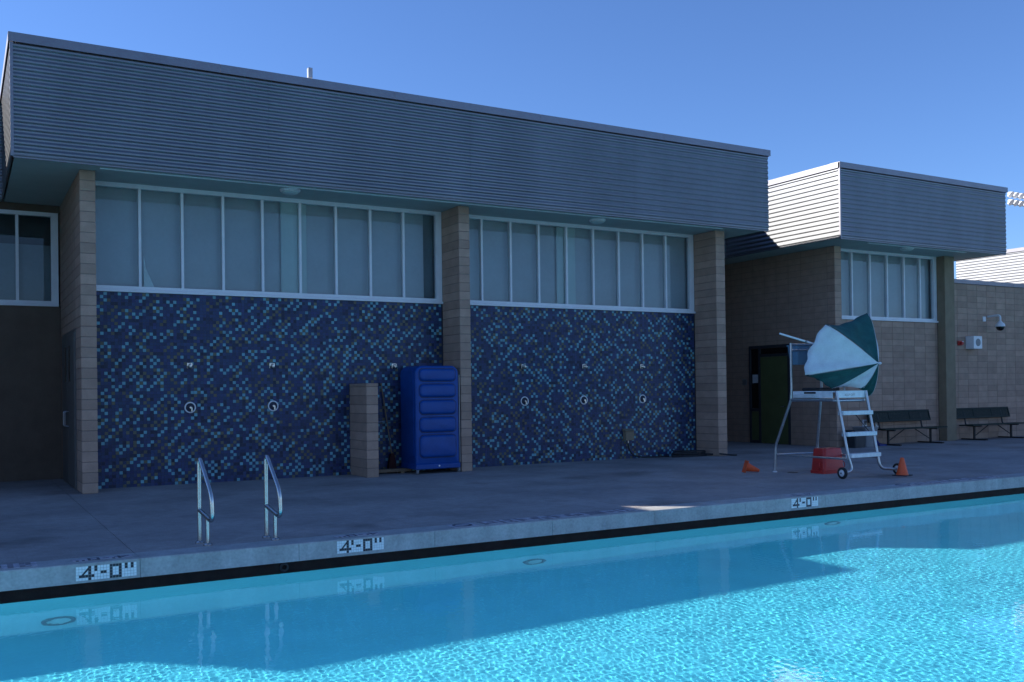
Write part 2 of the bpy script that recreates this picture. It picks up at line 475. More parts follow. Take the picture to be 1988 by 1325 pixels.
CH = ZS / 31.0                   # block course
def column(root, x0, x1, y0, y1, z1=ZS, n=31, name='column'):
    core = MB().box(x0 + .006, x1 - .006, y0 + .006, y1, 0, z1 - .002).build(name, M_mortar, root)
    h = z1 / n
    me = MB().cbox(0, x1 - x0, 0, y1 - y0 - .001, 0, h - .009, .006).mesh('block', M_block)
    for k in range(n):
        o = link('block', me, core); o.location = (x0 + rnd.uniform(-.0015, .0015), y0 + rnd.uniform(-.0015, .0015), k * h + .0045)
    return core
def block_face(part, x0, x1, z0, z1, y, bw, bh, limit=None, bond=False):
    """stack-bonded single blocks on a wall facing -y; the mortar face lies at y"""
    me = MB().cbox(0, bw - .008, 0, .03, 0, bh - .008, .004).mesh('block', M_block)
    nz = round((z1 - z0) / bh); cnt = 0; rest = MB()
    for i in range(int((x1 - x0) / bw + .999)):
        xa = x0 + i * bw; w = min(bw, x1 - xa)
        for k in range(nz):
            if w < bw - .01 or (limit and cnt >= limit):
                rest.box(xa, xa + w - .008, y - .008, y + .02, z0 + k * bh, z0 + (k + 1) * bh - .008)
            else:
                o = link('block', me, part); o.location = (xa, y - .008 + rnd.uniform(-.001, .001), z0 + k * bh); cnt += 1
    if rest.v: rest.build('edge_blocks', M_block, part, kind='stuff')

def window(root, x0, x1, z0, z1, y, muls, shade=None, glow_strips=(), name='window', mull_w=.045, shade_top=None, shade_mat=None, side=None):
    """aluminium window: frame, mullions, panes, sill and a roller shade behind; y is the outer face"""
    f = .07
    w = MB()
    w.box(x0, x0 + f, y, y + .10, z0, z1).box(x1 - f - .05, x1, y, y + .10, z0, z1).box(x0 + f, x1 - f - .05, y, y + .10, z1 - f, z1).box(x0 + f, x1 - f - .05, y, y + .10, z0, z0 + f * .8)
    win = w.build(name, M_white, root)
    MB().cbox(x0 - .0, x1 + .0, y - .045, y + .09, z0 - .045, z0 - .001, .004).build('sill', M_white, win)
    for mx in muls:
        MB().cbox(mx - mull_w / 2, mx + mull_w / 2, y + .004, y + .085, z0 + f * .8 + .001, z1 - f - .001, .003).build('mullion', M_white, win)
    edges = [x0 + f] + list(muls) + [x1 - f - .05]
    for a, b in zip(edges[:-1], edges[1:]):
        t = rnd.uniform(-.0016, .0016); t2 = rnd.uniform(-.0016, .0016)
        m_ = MB(); ya, yb = y + .058, y + .062
        a2, b2 = a + mull_w / 2 * (a != edges[0]), b - mull_w / 2 * (b != edges[-1])
        za, zb = z0 + f * .8, z1 - f
        m_.v += [(a2, ya - t - t2, za), (b2, ya + t - t2, za), (b2, ya + t + t2, zb), (a2, ya - t + t2, zb)]; m_.f.append((0, 1, 2, 3)); m_.m.append(0)
        link('pane', m_.mesh('pane', M_glass, recalc=False), win)
    if shade:
        sx0, sx1, sz0 = shade
        m_ = MB(); n = 40
        for k in range(n):
            xa = sx0 + (sx1 - sx0) * k / n; xb = sx0 + (sx1 - sx0) * (k + 1) / n
            da = .006 * math.sin(xa * 3.1) + .004 * math.sin(xa * 7.7); db = .006 * math.sin(xb * 3.1) + .004 * math.sin(xb * 7.7)
            m_.face([(xa, y + .17 + da, sz0), (xb, y + .17 + db, sz0), (xb, y + .17 + db * .3, shade_top or z1), (xa, y + .17 + da * .3, shade_top or z1)])
        m_.build('roller_shade', shade_mat or M_shade, win, smooth=True)
    if side: MB().box(side[0], side[1], y + .20, y + .21, z0 - .04, z1 - .01).build('gap_tone_sheet', M_shade2, win)  # dim interior past the roller shade, put in as a grey sheet
    for (pxc, pr) in glow_strips:
        MB().prism([(pxc + pr * math.cos(a), y + .125 + .030 * math.sin(a)) for a in np.linspace(0, 2 * math.pi, 29)[:-1]], 'Z', z0 - .04, z1 - .01).build('glow_strip', M_pale, win, smooth=True)  # pale oval strip in place of soft interior light behind the panes
    return win

def mosaic(root, x0, x1, z0, z1, y, slant, seed):
    part = MB().box(x0, x1, y + .004, y + .12, z0, z1).build('mosaic_wall', M_grout, root)
    P = .0543; nx = int((x1 - x0) / P); nz = int((z1 - z0) / P)
    ox = (x1 - x0 - nx * P) / 2
    rg = np.random.default_rng(seed)
    grid = np.zeros((nx, nz), int)          # 0 blue 1 aqua 2 olive 3 near-black blue
    def ok(i, j, c):
        if not (0 <= i < nx and 0 <= j < nz) or grid[i, j]: return False
        for di, dj in ((1, 0), (-1, 0), (0, 1), (0, -1)):
            a, b_ = i + di, j + dj
            if 0 <= a < nx and 0 <= b_ < nz and grid[a, b_] == c and rg.random() > .07: return False
        return True
    target = {1: int(.145 * nx * nz), 2: int(.125 * nx * nz)}
    for c in (1, 2):
        cnt = 0; guard = 0
        while cnt < target[c] and guard < 200000:
            guard += 1
            i, j = int(rg.integers(nx)), int(rg.integers(nz))
            up = 1 if rg.random() < slant else -1
            if (grid[max(0, i - 3):i + 4, max(0, j - 3):j + 4] == c).sum() > 7: continue
            for s in range(int(rg.choice([1, 1, 1, 1, 2, 2, 2, 3, 3]))):
                if ok(i, j, c): grid[i, j] = c; cnt += 1
                i += 1; j += up
    cols = np.array([(.027, .046, .122), (.14, .35, .41), (.12, .118, .08), (.015, .024, .058)])
    v = []; f = []; tint = []
    w = P - .0042
    for i in range(nx):
        for j in range(nz):
            c = grid[i, j]
            if c == 0 and rg.random() < .16: c = 3
            t = cols[c] * (1 + rg.normal(0, .16 if c == 0 else .10))
            if c == 0: t = t * (1, 1 + rg.normal(0, .10), 1)
            xa = x0 + ox + i * P; za = z0 + j * P; dy = rg.uniform(0, .0012); k = len(v)
            tx, tz = rg.normal(0, .0003, 2)
            v += [(xa, y + dy - tx - tz, za), (xa + w, y + dy + tx - tz, za), (xa + w, y + dy + tx + tz, za + w), (xa, y + dy - tx + tz, za + w),
                  (xa, y + .006, za), (xa + w, y + .006, za), (xa + w, y + .006, za + w), (xa, y + .006, za + w)]
            f += [(k, k + 1, k + 2, k + 3), (k, k + 4, k + 5, k + 1), (k + 1, k + 5, k + 6, k + 2), (k + 2, k + 6, k + 7, k + 3), (k + 3, k + 7, k + 4, k)]
            tint += [(*np.clip(t, .002, 1), 1)] * 5
    me = bpy.data.meshes.new('mosaic_tiles'); me.from_pydata(v, [], f); me.materials.append(M_mosaic)
    at = me.attributes.new('tint', 'FLOAT_COLOR', 'FACE'); at.data.foreach_set('color', np.array(tint, np.float32).ravel())
    link('mosaic_tiles', me, part, kind='stuff')

# ------------------------------------------------------------------ main building
YC, YT = 16.06, 16.80            # column face, bay face
main = thing('pool_building', 'long pool building with ribbed metal fascia above two blue mosaic bays', 'building', (8.1, 16.8, 0))
roof_volume(main, .705, 15.60, 15.55, 26.0)
column(main, 1.634, 1.861, YC, YT - .002)
column(main, 8.160, 8.385, YC, YT - .002)
column(main, 14.515, 14.775, YC, YT - .002)
# long block wall behind the first column, with a double door
wl = MB().box(1.64, 1.90, YT, 26, 0, ZS - .002).build('side_wall', M_mortar, main)
def side_blocks(part, x, y0, y1, z1, bw, bh, holes, facing=-1, material=None):
    m_ = MB(); nz = round(z1 / bh)
    for k in range(nz):
        ya = y0
        while ya < y1 - .01:
            yb = min(ya + bw, y1); zc = (k + .5) * bh; ym = (ya + yb) / 2
            if not any(h0 < ym < h1 and zc < hz for h0, h1, hz in holes):
                m_.cbox(x - .006, x + .02, ya, yb - .008, k * bh + .004, (k + 1) * bh - .004, .004)
            ya = yb
    m_.build('side_blocks', material or M_block, part, kind='stuff')
side_blocks(wl, 1.64, YT + .004, 20.2, ZS, .43, CH, [(16.84, 18.95, 2.6)])
dd = MB().box(1.627, 1.70, 16.84, 18.95, 0, 2.6).build('double_door', M_greydoor, main)
for ya, yb in ((16.88, 17.88), (17.92, 18.91)):
    MB().cbox(1.610, 1.66, ya, yb, .02, 2.54, .004).build('door_leaf', M_greydoor, dd)
    MB().box(1.604, 1.62, ya + .62 if ya < 17 else ya + .2, ya + .80 if ya < 17 else ya + .38, 1.75, 2.35).build('vision_panel', M_domeglass, dd)
for ya in (17.76, 18.02):
    MB().tube(fillet([(1.607, ya, 1.00), (1.55, ya, 1.00), (1.55, ya, 1.25), (1.607, ya, 1.25)], .03), .008, 8).build('door_handle', M_greymetal, dd, smooth=True)
mosaic(main, 1.865, 8.158, 0.0, 3.205, YT, .68, 11)
mosaic(main, 8.388, 14.513, 0.0, 3.205, YT, .42, 12)
window(main, 1.865, 8.158, 3.25, ZS, YT, [2.62, 3.30, 3.98, 4.665, 5.345, 6.02, 6.69, 7.36], (1.9, 7.84, 3.2), [(5.26, .24)], side=(7.7, 8.4))
window(main, 8.388, 14.513, 3.25, ZS, YT, [9.05, 9.715, 10.385, 11.07, 11.75, 12.42, 13.07, 13.72], (8.4, 14.68, 3.2), [(11.12, .24)])
MB().box(1.91, 14.7, 17.65, 26, 0, ZS - .002).build('inner_wall', M_dark, main)
MB().box(14.775, 15.0, YT - .3, 26, 0, ZS - .002).build('end_wall', M_brown, main)
MB().box(1.91, 14.7, YT + .13, 17.64, 3.1, 3.2).build('inner_sill', M_dark, main)
MB().cbox(1.9, 14.5, 15.80, 15.84, ZS - .022, ZS - .001, .004).build('soffit_trim', M_white, main)
# torn shade corner in the second pane
MB().face([(2.69, YT + .09, 3.31), (2.86, YT + .10, 3.31), (2.73, YT + .11, 3.62), (2.69, YT + .10, 3.85)]).build('curtain_corner', M_canvas, main)
def soffit_light(root, x, y):
    l = MB().lathe([(.175, 0), (.175, -.02), (.16, -.035)], (x, y, ZS - .001), n=28).build('soffit_light', M_whiteplastic, root, smooth=True)
    MB().lathe([(.145, -.030), (.14, -.055), (.10, -.075), (.04, -.083)], (x, y, ZS), n=28).build('lens', M_pale, l, smooth=True)
soffit_light(main, 4.95, 16.1); soffit_light(main, 11.40, 16.15)

# ------------------------------------------------------------------ link on the left, recessed
lk = thing('recessed_link', 'dark recessed wall with a white framed window at the left edge', 'building', (0, 19.4, 0))
corrugated(lk, (-1.5, 18.96), (.70, 18.96), (0, -1), ZS - .012, ZT - .125); cap_flash(lk, (-1.5, 18.96), (.70, 18.96), (0, -1), ZT)
MB().box(-1.5, .70, 18.985, 26, ZS, ZS + .05).build('soffit', M_soffit, lk)
MB().box(-1.5, .70, 18.985, 26, ZT - .16, ZT - .10).build('roof', M_roof, lk)
MB().box(-1.5, 1.63, 19.33, 19.6, 0, 3.15).build('lower_wall', M_brown, lk)
MB().box(-1.5, 1.63, 19.34, 19.6, 4.86, ZS - .002).build('upper_wall', M_brown, lk)
window(lk, -1.5, 1.60, 3.19, 4.86, 19.33, [-.45, .24, .93], (-1.4, 1.62, 3.2), mull_w=.05, shade_top=4.28, shade_mat=M_shade2)
MB().box(-1.5, 1.63, 19.9, 20, 0, ZS).build('inner_wall', M_dark, lk)

# ------------------------------------------------------------------ buildings beyond the left edge, they throw the shadow on the water
lb = thing('left_pavilion', 'pool building beyond the left edge that shades the near water', 'building', (-4.4, 16.8, 0))
roof_volume(lb, -7.80, -1.5, 15.55, 26.0)
MB().box(-6.4, -2.4, YT, 25.9, 0, ZS - .002).build('wall', M_brown, lb)
column(lb, -6.65, -6.42, YC, YT, n=31); column(lb, -2.38, -2.15, YC, YT, n=31)
fl = thing('far_left_wing', 'set back wing beyond the left edge of the view', 'building', (-13, 17.8, 0))
roof_volume(fl, -20.0, -7.92, 17.95, 26.0, 'FL')
MB().box(-19.5, -8.0, 18.8, 25.9, 0, ZS - .002).build('wall', M_brown, fl)

# ------------------------------------------------------------------ right building
rb = thing('right_pavilion', 'smaller pool building with one sunlit fascia side and a green door', 'building', (20.7, 16.8, 0))
roof_volume(rb, 17.93, 24.30, 15.57, 26.0)
RX, RY = 18.83, 16.55
column(rb, RX, RX + .235, RY, YT - .002)
MB().cbox(23.09, 23.50, RY, YT - .002, 0, ZS - .002, .008).build('plastered_column', M_olive, rb)
rw = MB().box(RX + .1, 23.3, YT + .004, YT + .2, 0, 3.204).build('front_wall', M_mortar, rb)
block_face(rw, RX + .24, 23.085, 0, 3.204, YT + .004, .4375, 3.204 / 20)
window(rb, RX + .237, 23.088, 3.25, ZS, YT, [19.76, 20.44, 21.10, 21.77, 22.42], (18.95, 23.2, 3.2))
MB().box(RX + .12, 24.0, 17.65, 26, 0, ZS - .002).build('inner_wall', M_dark, rb)
MB().box(23.3, 24.0, YT + .26, 17.64, 0, ZS - .002).build('end_wall', M_brown, rb)
rs = MB().box(RX + .006, RX + .22, YT, 26, 0, ZS - .002).build('side_wall', M_mortar, rb)
D0, D1 = 18.07, 19.54
side_blocks(rs, RX + .006, YT + .004, 21.6, ZS, .43, CH, [(D0, D1, 2.64)])
MB().cbox(19.2, 23.0, 15.82, 15.86, ZS - .022, ZS - .001, .004).build('soffit_trim', M_white, rb)
soffit_light(rb, 20.85, 16.0)
fx0, fx1, DM = RX - .035, RX + .025, 19.12
df = MB().box(fx0, fx1, D0, D0 + .06, 0, 2.64).box(fx0, fx1, D1 - .06, D1, 0, 2.64).box(fx0, fx1, D0 + .06, D1 - .06, 2.56, 2.64).box(fx0, fx1, DM, DM + .07, 0, 2.56).box(fx0, fx1, D0 + .06, DM, 2.33, 2.40).box(fx0, fx1, DM + .07, D1 - .06, .86, .94).box(fx0, fx1, DM + .07, D1 - .06, 0, .08)
dfo = df.build('door_frame', M_doorframe, rb)
gd = MB().cbox(fx0 + .012, fx1 - .005, D0 + .065, DM - .005, .012, 2.325, .004).build('green_door', M_door, rb)
gd['label'] = 'dark green door'
MB().tube(fillet([(fx0 + .01, D0 + .16, 1.0), (fx0 - .05, D0 + .16, 1.0), (fx0 - .05, D0 + .28, 1.0)], .02), .012, 8).build('door_handle', M_chrome, gd, smooth=True)
MB().box(fx0 + .02, fx1 - .01, DM + .075, D1 - .065, .085, .855).build('lower_panel', M_door, dfo)
MB().box(fx0 + .03, fx0 + .036, DM + .075, D1 - .065, .945, 2.555).build('side_light', M_domeglass, dfo)
MB().box(fx0 + .03, fx0 + .036, D0 + .065, DM - .005, 2.405, 2.555).build('transom_light', M_domeglass, dfo)
MB().box(fx0 + .022, fx0 + .024, DM + .10, DM + .31, 1.63, 1.86).build('paper_notice', M_paper, dfo)
MB().box(RX - .012, RX + .002, 19.66, 19.82, 1.58, 1.74).build('room_sign', M_greymetal, rb)
# link between the two buildings
rl = thing('right_link', 'recessed dark link between the long building and the sunlit one', 'building', (16.7, 20.6, 0))
corrugated(rl, (15.63, 19.40), (17.90, 19.40), (0, -1), ZS - .012, ZT - .125); cap_flash(rl, (15.63, 19.40), (17.90, 19.40), (0, -1), ZT)
MB().box(15.63, 17.90, 19.43, 26, ZS, ZS + .05).build('soffit', M_soffit, rl)
MB().box(15.63, 17.90, 19.43, 26, ZT - .16, ZT - .10).build('roof', M_roof, rl)
MB().box(15.0, 18.82, 21.4, 21.6, 0, ZS - .002).build('wall', M_brown, rl)

# ------------------------------------------------------------------ low block wall at the right
bw_ = thing('boundary_wall', 'tan block wall with metal coping behind the right bench', 'wall', (26, 16.8, 0))
bcore = MB().box(23.51, 40, YT + .004, YT + .25, 0, 4.32).build('mortar_core', M_mortar, bw_)
BH = 4.32 / 26
block_face(bcore, 23.52, 28.33, 0, 4.32, YT + .004, .4375, BH, limit=286)
block_face(bcore, 28.34, 40, 0, 4.32, YT + .004, .4375, BH, limit=1)
for k in range(6):
    MB().cbox(23.52 + 3 * k, 23.52 + 3 * k + 2.994, YT - .03, YT + .28, 4.321, 4.44, .006).build('coping_cap', M_cap, bw_)
# far building with the sunlit ribbed side
fb = thing('far_pavilion', 'distant building whose ribbed metal side glows white in the sun', 'building', (42, 18, 0))
roof_volume(fb, 35.5, 50, 12.0, 24.9)
MB().box(36.2, 49.5, 13, 24.8, 0, ZS - .002).build('wall', M_brown, fb)

# ------------------------------------------------------------------ depth markers
def tile_panel(name, rows, parent_label, cat, tile, to_world, group=None, worn=False, diag4=False, pale=False):
    mw, md = (M_worngrey, M_wornwhite) if pale else (M_wornwhite, M_worndark) if worn else (M_tilewhite, M_tiledark)
    """rows: strings, '#' dark tile, '.' white tile. to_world maps (u along, v up, w out) to a point"""
    nr = len(rows); nc = max(len(r) for r in rows)
    t = thing(name, parent_label, cat, to_world(nc * tile / 2, 0, 0), group)
    def piece(cells, nm, m, kind=None):
        mb = MB(); gp = tile * .05
        for (c, r_i) in cells:
            u0, u1 = c * tile + gp, (c + 1) * tile - gp; v1 = (nr - r_i) * tile - gp; v0 = v1 - tile + 2 * gp
            P = [to_world(u, v, w) for w in (0.0, .004) for (u, v) in ((u0, v0), (u1, v0), (u1, v1), (u0, v1))]
            i = len(mb.v); mb.v += P
            for f in ((4, 5, 6, 7), (0, 1, 5, 4), (1, 2, 6, 5), (2, 3, 7, 6), (3, 0, 4, 7)):
                mb.f.append(tuple(i + k for k in f)); mb.m.append(0)
        if cells: mb.build(nm, m, t, kind=kind)
    white = [(c, r) for r in range(nr) for c in range(nc) if rows[r][c] == '.']
    dark = [(c, r) for r in range(nr) for c in range(nc) if rows[r][c] == '#']
    piece(white, 'white_tiles', mw, 'stuff'); piece(dark, 'dark_tiles', md, 'stuff')
    # bedding
    mb = MB(); W = nc * tile; H = nr * tile
    mb.v += [to_world(u, v, w) for w in (-.004, .0022) for (u, v) in ((0, 0), (W, 0), (W, H), (0, H))]
    for f in ((4, 5, 6, 7), (0, 1, 5, 4), (1, 2, 6, 5), (2, 3, 7, 6), (3, 0, 4, 7)): mb.f.append(f); mb.m.append(0)
    mb.build('bedding', M_coping, t)
    if diag4:
        mb = MB(); h = tile
        a = [(4.35 * h, 4.97 * h), (4.97 * h, 4.97 * h), (4.97 * h, 4.6 * h), (1.75 * h, 1.1 * h), (1.05 * h, 1.1 * h)]
        mb.v += [to_world(u, v, w) for w in (0, .0052) for (u, v) in a]
        n = len(a)
        for k in range(n): mb.f.append((k, (k + 1) % n, n + (k + 1) % n, n + k)); mb.m.append(0)
        mb.f.append(tuple(range(n, 2 * n))); mb.m.append(0)
        mb.build('slanted_stroke', md, t)
    return t
FOUR = ["....#.#....####.#.#.",
        "....#.#....#..#.#.#.",
        "....#...##.#..#.....",
        ".#####.....#..#.....",
        "....#......####....."]
T1 = .0257
for x, z, lab in ((.897, -.157, "white tile depth marker reading 4'-0\" nearest the left edge"), (3.342, -.145, "white tile depth marker reading 4'-0\" right of the steel handrails"), (9.797, -.146, "small far white tile depth marker reading 4'-0\" below the lifeguard chair")):
    tile_panel('depth_marker', FOUR, lab, 'depth marker', T1, lambda u, v, w, x=x, z=z: (x + u, PY1 - .0005 - w, z + v), 'depth markers on the coping face', diag4=True)
# the same numbers lie flat on the coping, to be read from the deck
for x, lab in ((1.40, "flat tile depth number on the coping top above the nearest marker"), (3.90, "flat tile depth number on the coping top right of the handrails"), (10.40, "flat tile depth number on the coping top near the tipped cone")):
    tile_panel('deck_depth_number', FOUR, lab, 'depth marker', T1, lambda u, v, w, x=x: (x - u, 9.655 - v, .0005 + w), 'depth numbers on the coping top', diag4=True, worn=True)
GL = {'N': ["#..#", "##.#", "#.##", "#..#", "#..#"], 'O': ["####", "#..#", "#..#", "#..#", "####"], 'D': ["###.", "#..#", "#..#", "#..#", "###."],
      'I': ["####", ".##.", ".##.", ".##.", "####"], 'V': ["#..#", "#..#", "#..#", ".##.", ".##."], 'G': ["####", "#...", "#.##", "#..#", "####"], ' ': ["....", "....", "....", "....", "...."]}
rows = ['.'.join(GL[c][r] for c in 'NO DIVING') + '.' for r in range(5)]
for x, lab in ((7.26, 'NO DIVING tile lettering on the deck edge beside the sun patch'), (14.72, 'NO DIVING tile lettering on the deck edge right of the upright cone'), (.60, 'NO DIVING tile lettering on the deck edge at the left border')):
    tile_panel('no_diving_lettering', rows, lab, 'deck lettering', .0475, lambda u, v, w, x=x: (x - u, 9.735 - v, .0005 + w), 'tile lettering on the deck edge', pale=True)
    if x < 1: continue
    nm = 'no_diving_symbol'
    t = thing(nm, 'round no diving symbol ' + ('left of the sun patch' if x < 8 else 'in front of the upright cone'), 'deck sign', (x - 2.38, 9.61, 0), 'no diving symbols')
    cx, cy = x - 2.38, 9.612
    MB().box(cx - .15, cx + .15, cy - .12, cy + .12, -.004, .0035).build('white_square', M_wornwhite, t)
    mb = MB(); n = 40
    for k in range(n):
        a0, a1 = 2 * math.pi * k / n, 2 * math.pi * (k + 1) / n
        mb.face([(cx + r_ * math.cos(a), cy + r_ * math.sin(a), .0052) for r_, a in ((.085, a0), (.115, a0), (.115, a1), (.085, a1))])
    mb.face([(cx - .07, cy + .055, .0054), (cx - .055, cy + .07, .0054), (cx + .07, cy - .055, .0054), (cx + .055, cy - .07, .0054)])
    mb.build('ring_and_bar', M_worndark, t)

# ------------------------------------------------------------------ pool lights, rope anchor
for x, z, lab in ((.76, -1.20, 'round underwater light ring nearest the left edge of the pool'), (5.72, -1.20, 'round underwater light ring in the middle of the pool wall'), (10.62, -1.15, 'round underwater light ring below the far depth marker')):
    t = thing('pool_light', lab, 'pool light', (x, PY1, z), 'underwater lights in the pool wall')
    MB().lathe([(.10, -.008), (.10, -.03), (.145, -.03), (.145, .01), (.10, .01)], (x, PY1 + .034, z), 'Y', 28, hollow=True).build('ring', M_greymetal, t, smooth=True)
    MB().lathe([(.099, -.016), (.06, -.026), (.02, -.030)], (x, PY1 + .034, z), 'Y', 24).build('lens', M_whiteplastic, t, smooth=True)
t = thing('rope_anchor', 'small dark ring fitting in the band under the coping', 'anchor', (2.80, PY1, -.2))
MB().lathe([(.025, 0), (.045, 0), (.045, -.012), (.025, -.012)], (2.80, PY1 + .027, -.228), 'Y', 20, hollow=True).build('cup', M_rubber, t, smooth=True)
MB().tube([(2.80 + .03 * math.cos(a), PY1 + .014, -.228 + .03 * math.sin(a)) for a in np.linspace(0, 2 * math.pi, 17)], .004, 6, caps=False).build('ring', M_iron, t, smooth=True)

# ------------------------------------------------------------------ steel handrails at the pool edge
def handrail(x, lab, yb):
    t = thing('pool_handrail', lab, 'handrail', (x, 9.85, 0), 'steel handrails of the pool ladder', local=True)
    MB().tube(fillet([(0, yb, 0), (0, yb, .885), (.055, yb - .30, .50), (.06, yb - .31, .235), (.0, yb - .01, .335)], .085, 8), .0225, 14).build('rail', M_chrome, t, smooth=True)
    MB().tube([(.035, yb - .20, 0), (.035, yb - .20, .268)], .0205, 14).build('short_post', M_chrome, t, smooth=True)
    for py_ in (yb, yb - .20):
        MB().lathe([(.045, 0), (.045, .012), (.034, .022), (.022, .026)], (0 if py_ == yb else .035, py_, 0), n=20).build('base_flange', M_chrome, t, smooth=True)
    return t
handrail(2.105, 'steel pool handrail with two feet, the left one of the pair', .16)
handrail(2.775, 'steel pool handrail with two feet, the right one of the pair', .12)

# ------------------------------------------------------------------ showers
VL = ['leftmost', 'second from left']
def shower_head(x, lab, hose=False):
    t = thing('wall_shower', lab, 'shower', (x, YT, 2.0), 'chrome shower heads on the mosaic')
    MB().cbox(x - .05, x + .05, YT - .018, YT - .0015, 1.95, 2.05, .006).build('wall_plate', M_chrome, t)
    MB().lathe([(.034, 0), (.036, -.03), (.022, -.055), (.012, -.06)], (x, YT - .075, 2.0), n=18).build('nozzle', M_chrome, t, smooth=True)
    MB().tube(fillet([(x, YT - .016, 2.025), (x, YT - .075, 2.025), (x, YT - .075, 1.99)], .03), .012, 8).build('arm', M_chrome, t, smooth=True)
def shower_valve(x, lab):
    t = thing('shower_valve', lab, 'shower valve', (x, YT, 1.29), 'round shower valves on the mosaic')
    MB().tube([(x + .084 * math.cos(a), YT - .012, 1.29 + .084 * math.sin(a)) for a in np.linspace(0, 2 * math.pi, 33)], .0115, 8, caps=False).build('ring', M_tilewhite, t, smooth=True)
    MB().lathe([(.078, 0), (.078, -.006), (.03, -.009)], (x, YT - .0015, 1.29), 'Y', 28).build('plate', M_grout, t, smooth=True)
    MB().lathe([(.022, -.01), (.022, -.05), (.016, -.055)], (x, YT, 1.29), 'Y', 16).build('hub', M_chrome, t, smooth=True)
    MB().cbox(x + .004, x + .034, YT - .056, YT - .034, 1.215, 1.30, .006).build('lever', M_chrome, t)
for x, lab in ((3.394, 'small chrome shower head nearest the left column'), (4.803, 'small chrome shower head second from the left column'), (7.13, 'small chrome shower head at the top left corner of the blue cabinet'),
               (9.97, 'small chrome shower head nearest the middle column on the right bay'), (11.465, 'small chrome shower head in the middle of the right mosaic bay'), (12.99, 'small chrome shower head nearest the right column')):
    shower_head(x, lab)
for x, lab in ((3.395, 'round shower valve below the shower head nearest the left column'), (4.813, 'round shower valve second from the left column'), (9.984, 'round shower valve nearest the middle column on the right bay'), (11.44, 'round shower valve in the middle of the right mosaic bay'), (12.996, 'round shower valve nearest the right column')):
    shower_valve(x, lab)

# ------------------------------------------------------------------ low block screen wall
sw = thing('screen_wall', 'waist to head high tan block stub wall left of the blue cabinet', 'wall', (6.35, 16.4, 0))
sw['label'] = 'free-standing tan block stub wall left of the blue cabinet'
score = MB().box(6.246, 6.454, 15.966, YT - .002, 0, 1.65).build('mortar_core', M_mortar, sw)
NB = 10; hb = 1.61 / NB
sb = MB().cbox(0, .22, 0, YT - .002 - 15.96, 0, hb - .009, .006).mesh('block', M_block)
for k in range(NB):
    o = link('block', sb, score); o.location = (6.24, 15.96, k * hb + .004)
MB().cbox(6.238, 6.462, 15.957, YT - .003, 1.612, 1.668, .006).build('cap_block', M_block, score)

# ------------------------------------------------------------------ blue rolling cabinet
cb = thing('storage_cabinet', 'tall blue moulded plastic cabinet on wheels beside the middle column', 'cabinet', (7.65, 16.35, 0))
X0_, X1_, Y0_, Y1_, Z0_, Z1_ = 7.205, 8.09, 16.0, 16.68, .165, 1.985
def rounded_rect(x0, x1, z0, z1, r, n=6, rb_=None):
    pts = []
    rb_ = r if rb_ is None else rb_
    for (cx, cz, a0, rr) in ((x1 - r, z1 - r, 0, r), (x0 + r, z1 - r, 90, r), (x0 + rb_, z0 + rb_, 180, rb_), (x1 - rb_, z0 + rb_, 270, rb_)):
        for k in range(n + 1):
            a = math.radians(a0 + 90 * k / n); pts.append((cx + rr * math.cos(a), cz + rr * math.sin(a)))
    return pts
def pillow(mb, x0, x1, z0, z1, y, depth, r, steps=((0, 0), (.006, .35), (.016, .8), (.03, 1.0)), mi=0):
    """raised rounded panel facing -y"""
    loops = []
    for ins, h in steps:
        pts = rounded_rect(x0 + ins, x1 - ins, z0 + ins, z1 - ins, max(r - ins, .01))
        loops.append(len(mb.v)); mb.v += [(p, y - depth * h, q) for p, q in pts]
    n = len(pts)
    for a, b in zip(loops[:-1], loops[1:]):
        for k in range(n):
            mb.f.append((a + k, a + (k + 1) % n, b + (k + 1) % n, b + k)); mb.m.append(mi)
    mb.f.append(tuple(loops[-1] + k for k in range(n))); mb.m.append(mi)
mb = MB()
shell = rounded_rect(X0_, X1_, Z0_, Z1_, .15, 9, .03)
mb.prism(shell, 'Y', Y0_ + .035, Y1_) 
def shell_front(mb):          # softly rounded front edge of the moulding
    loops = []
    for ins, h in ((0, 0), (.004, .35), (.014, .75), (.032, 1.0)):
        pts = rounded_rect(X0_ + ins, X1_ - ins, Z0_ + ins, Z1_ - ins, .15 - ins, 9, .03); loops.append(len(mb.v)); mb.v += [(p, Y0_ + .035 - .035 * h, q) for p, q in pts]
    n = len(pts)
    for a, b in zip(loops[:-1], loops[1:]):
        for k in range(n): mb.f.append((a + k, a + (k + 1) % n, b + (k + 1) % n, b + k)); mb.m.append(0)
    mb.f.append(tuple(loops[-1] + k for k in range(n))); mb.m.append(0)
shell_front(mb)
mb.build('body', M_blue, cb, smooth=True)
for i, (za, zb) in enumerate(((1.70, 1.93), (1.405, 1.645), (1.09, 1.35), (.765, 1.035), (.30, .71))):
    mb = MB(); x0, x1 = X0_ + .075, X1_ - .075
    fr_ = MB(); pillow(fr_, x0 - .012, x1 + .012, za - .014, zb + .014, Y0_ + .0005, .0025, .09, ((0, 0), (.004, 1))); fo = fr_.build('seam', M_bluedark, cb)
    pillow(mb, x0, x1, za, zb, Y0_ - .0015, .042, .085, ((0, 0), (.004, .35), (.012, .65), (.026, .88), (.05, 1.0))); mb.build('front_panel', M_blue, cb, smooth=True)
mb = MB()
for i, (za, zb) in enumerate(((1.70, 1.93), (1.405, 1.645), (1.09, 1.35), (.765, 1.035), (.30, .71))):
    pass
sp = MB(); pts = rounded_rect(Y0_ + .09, Y1_ - .07, .30, 1.90, .06)
sp.v += [(X0_ - .012, a, b) for a, b in pts] + [(X0_ + .01, a, b) for a, b in pts]; n = len(pts)
for k in range(n): sp.f.append((k, (k + 1) % n, n + (k + 1) % n, n + k)); sp.m.append(0)
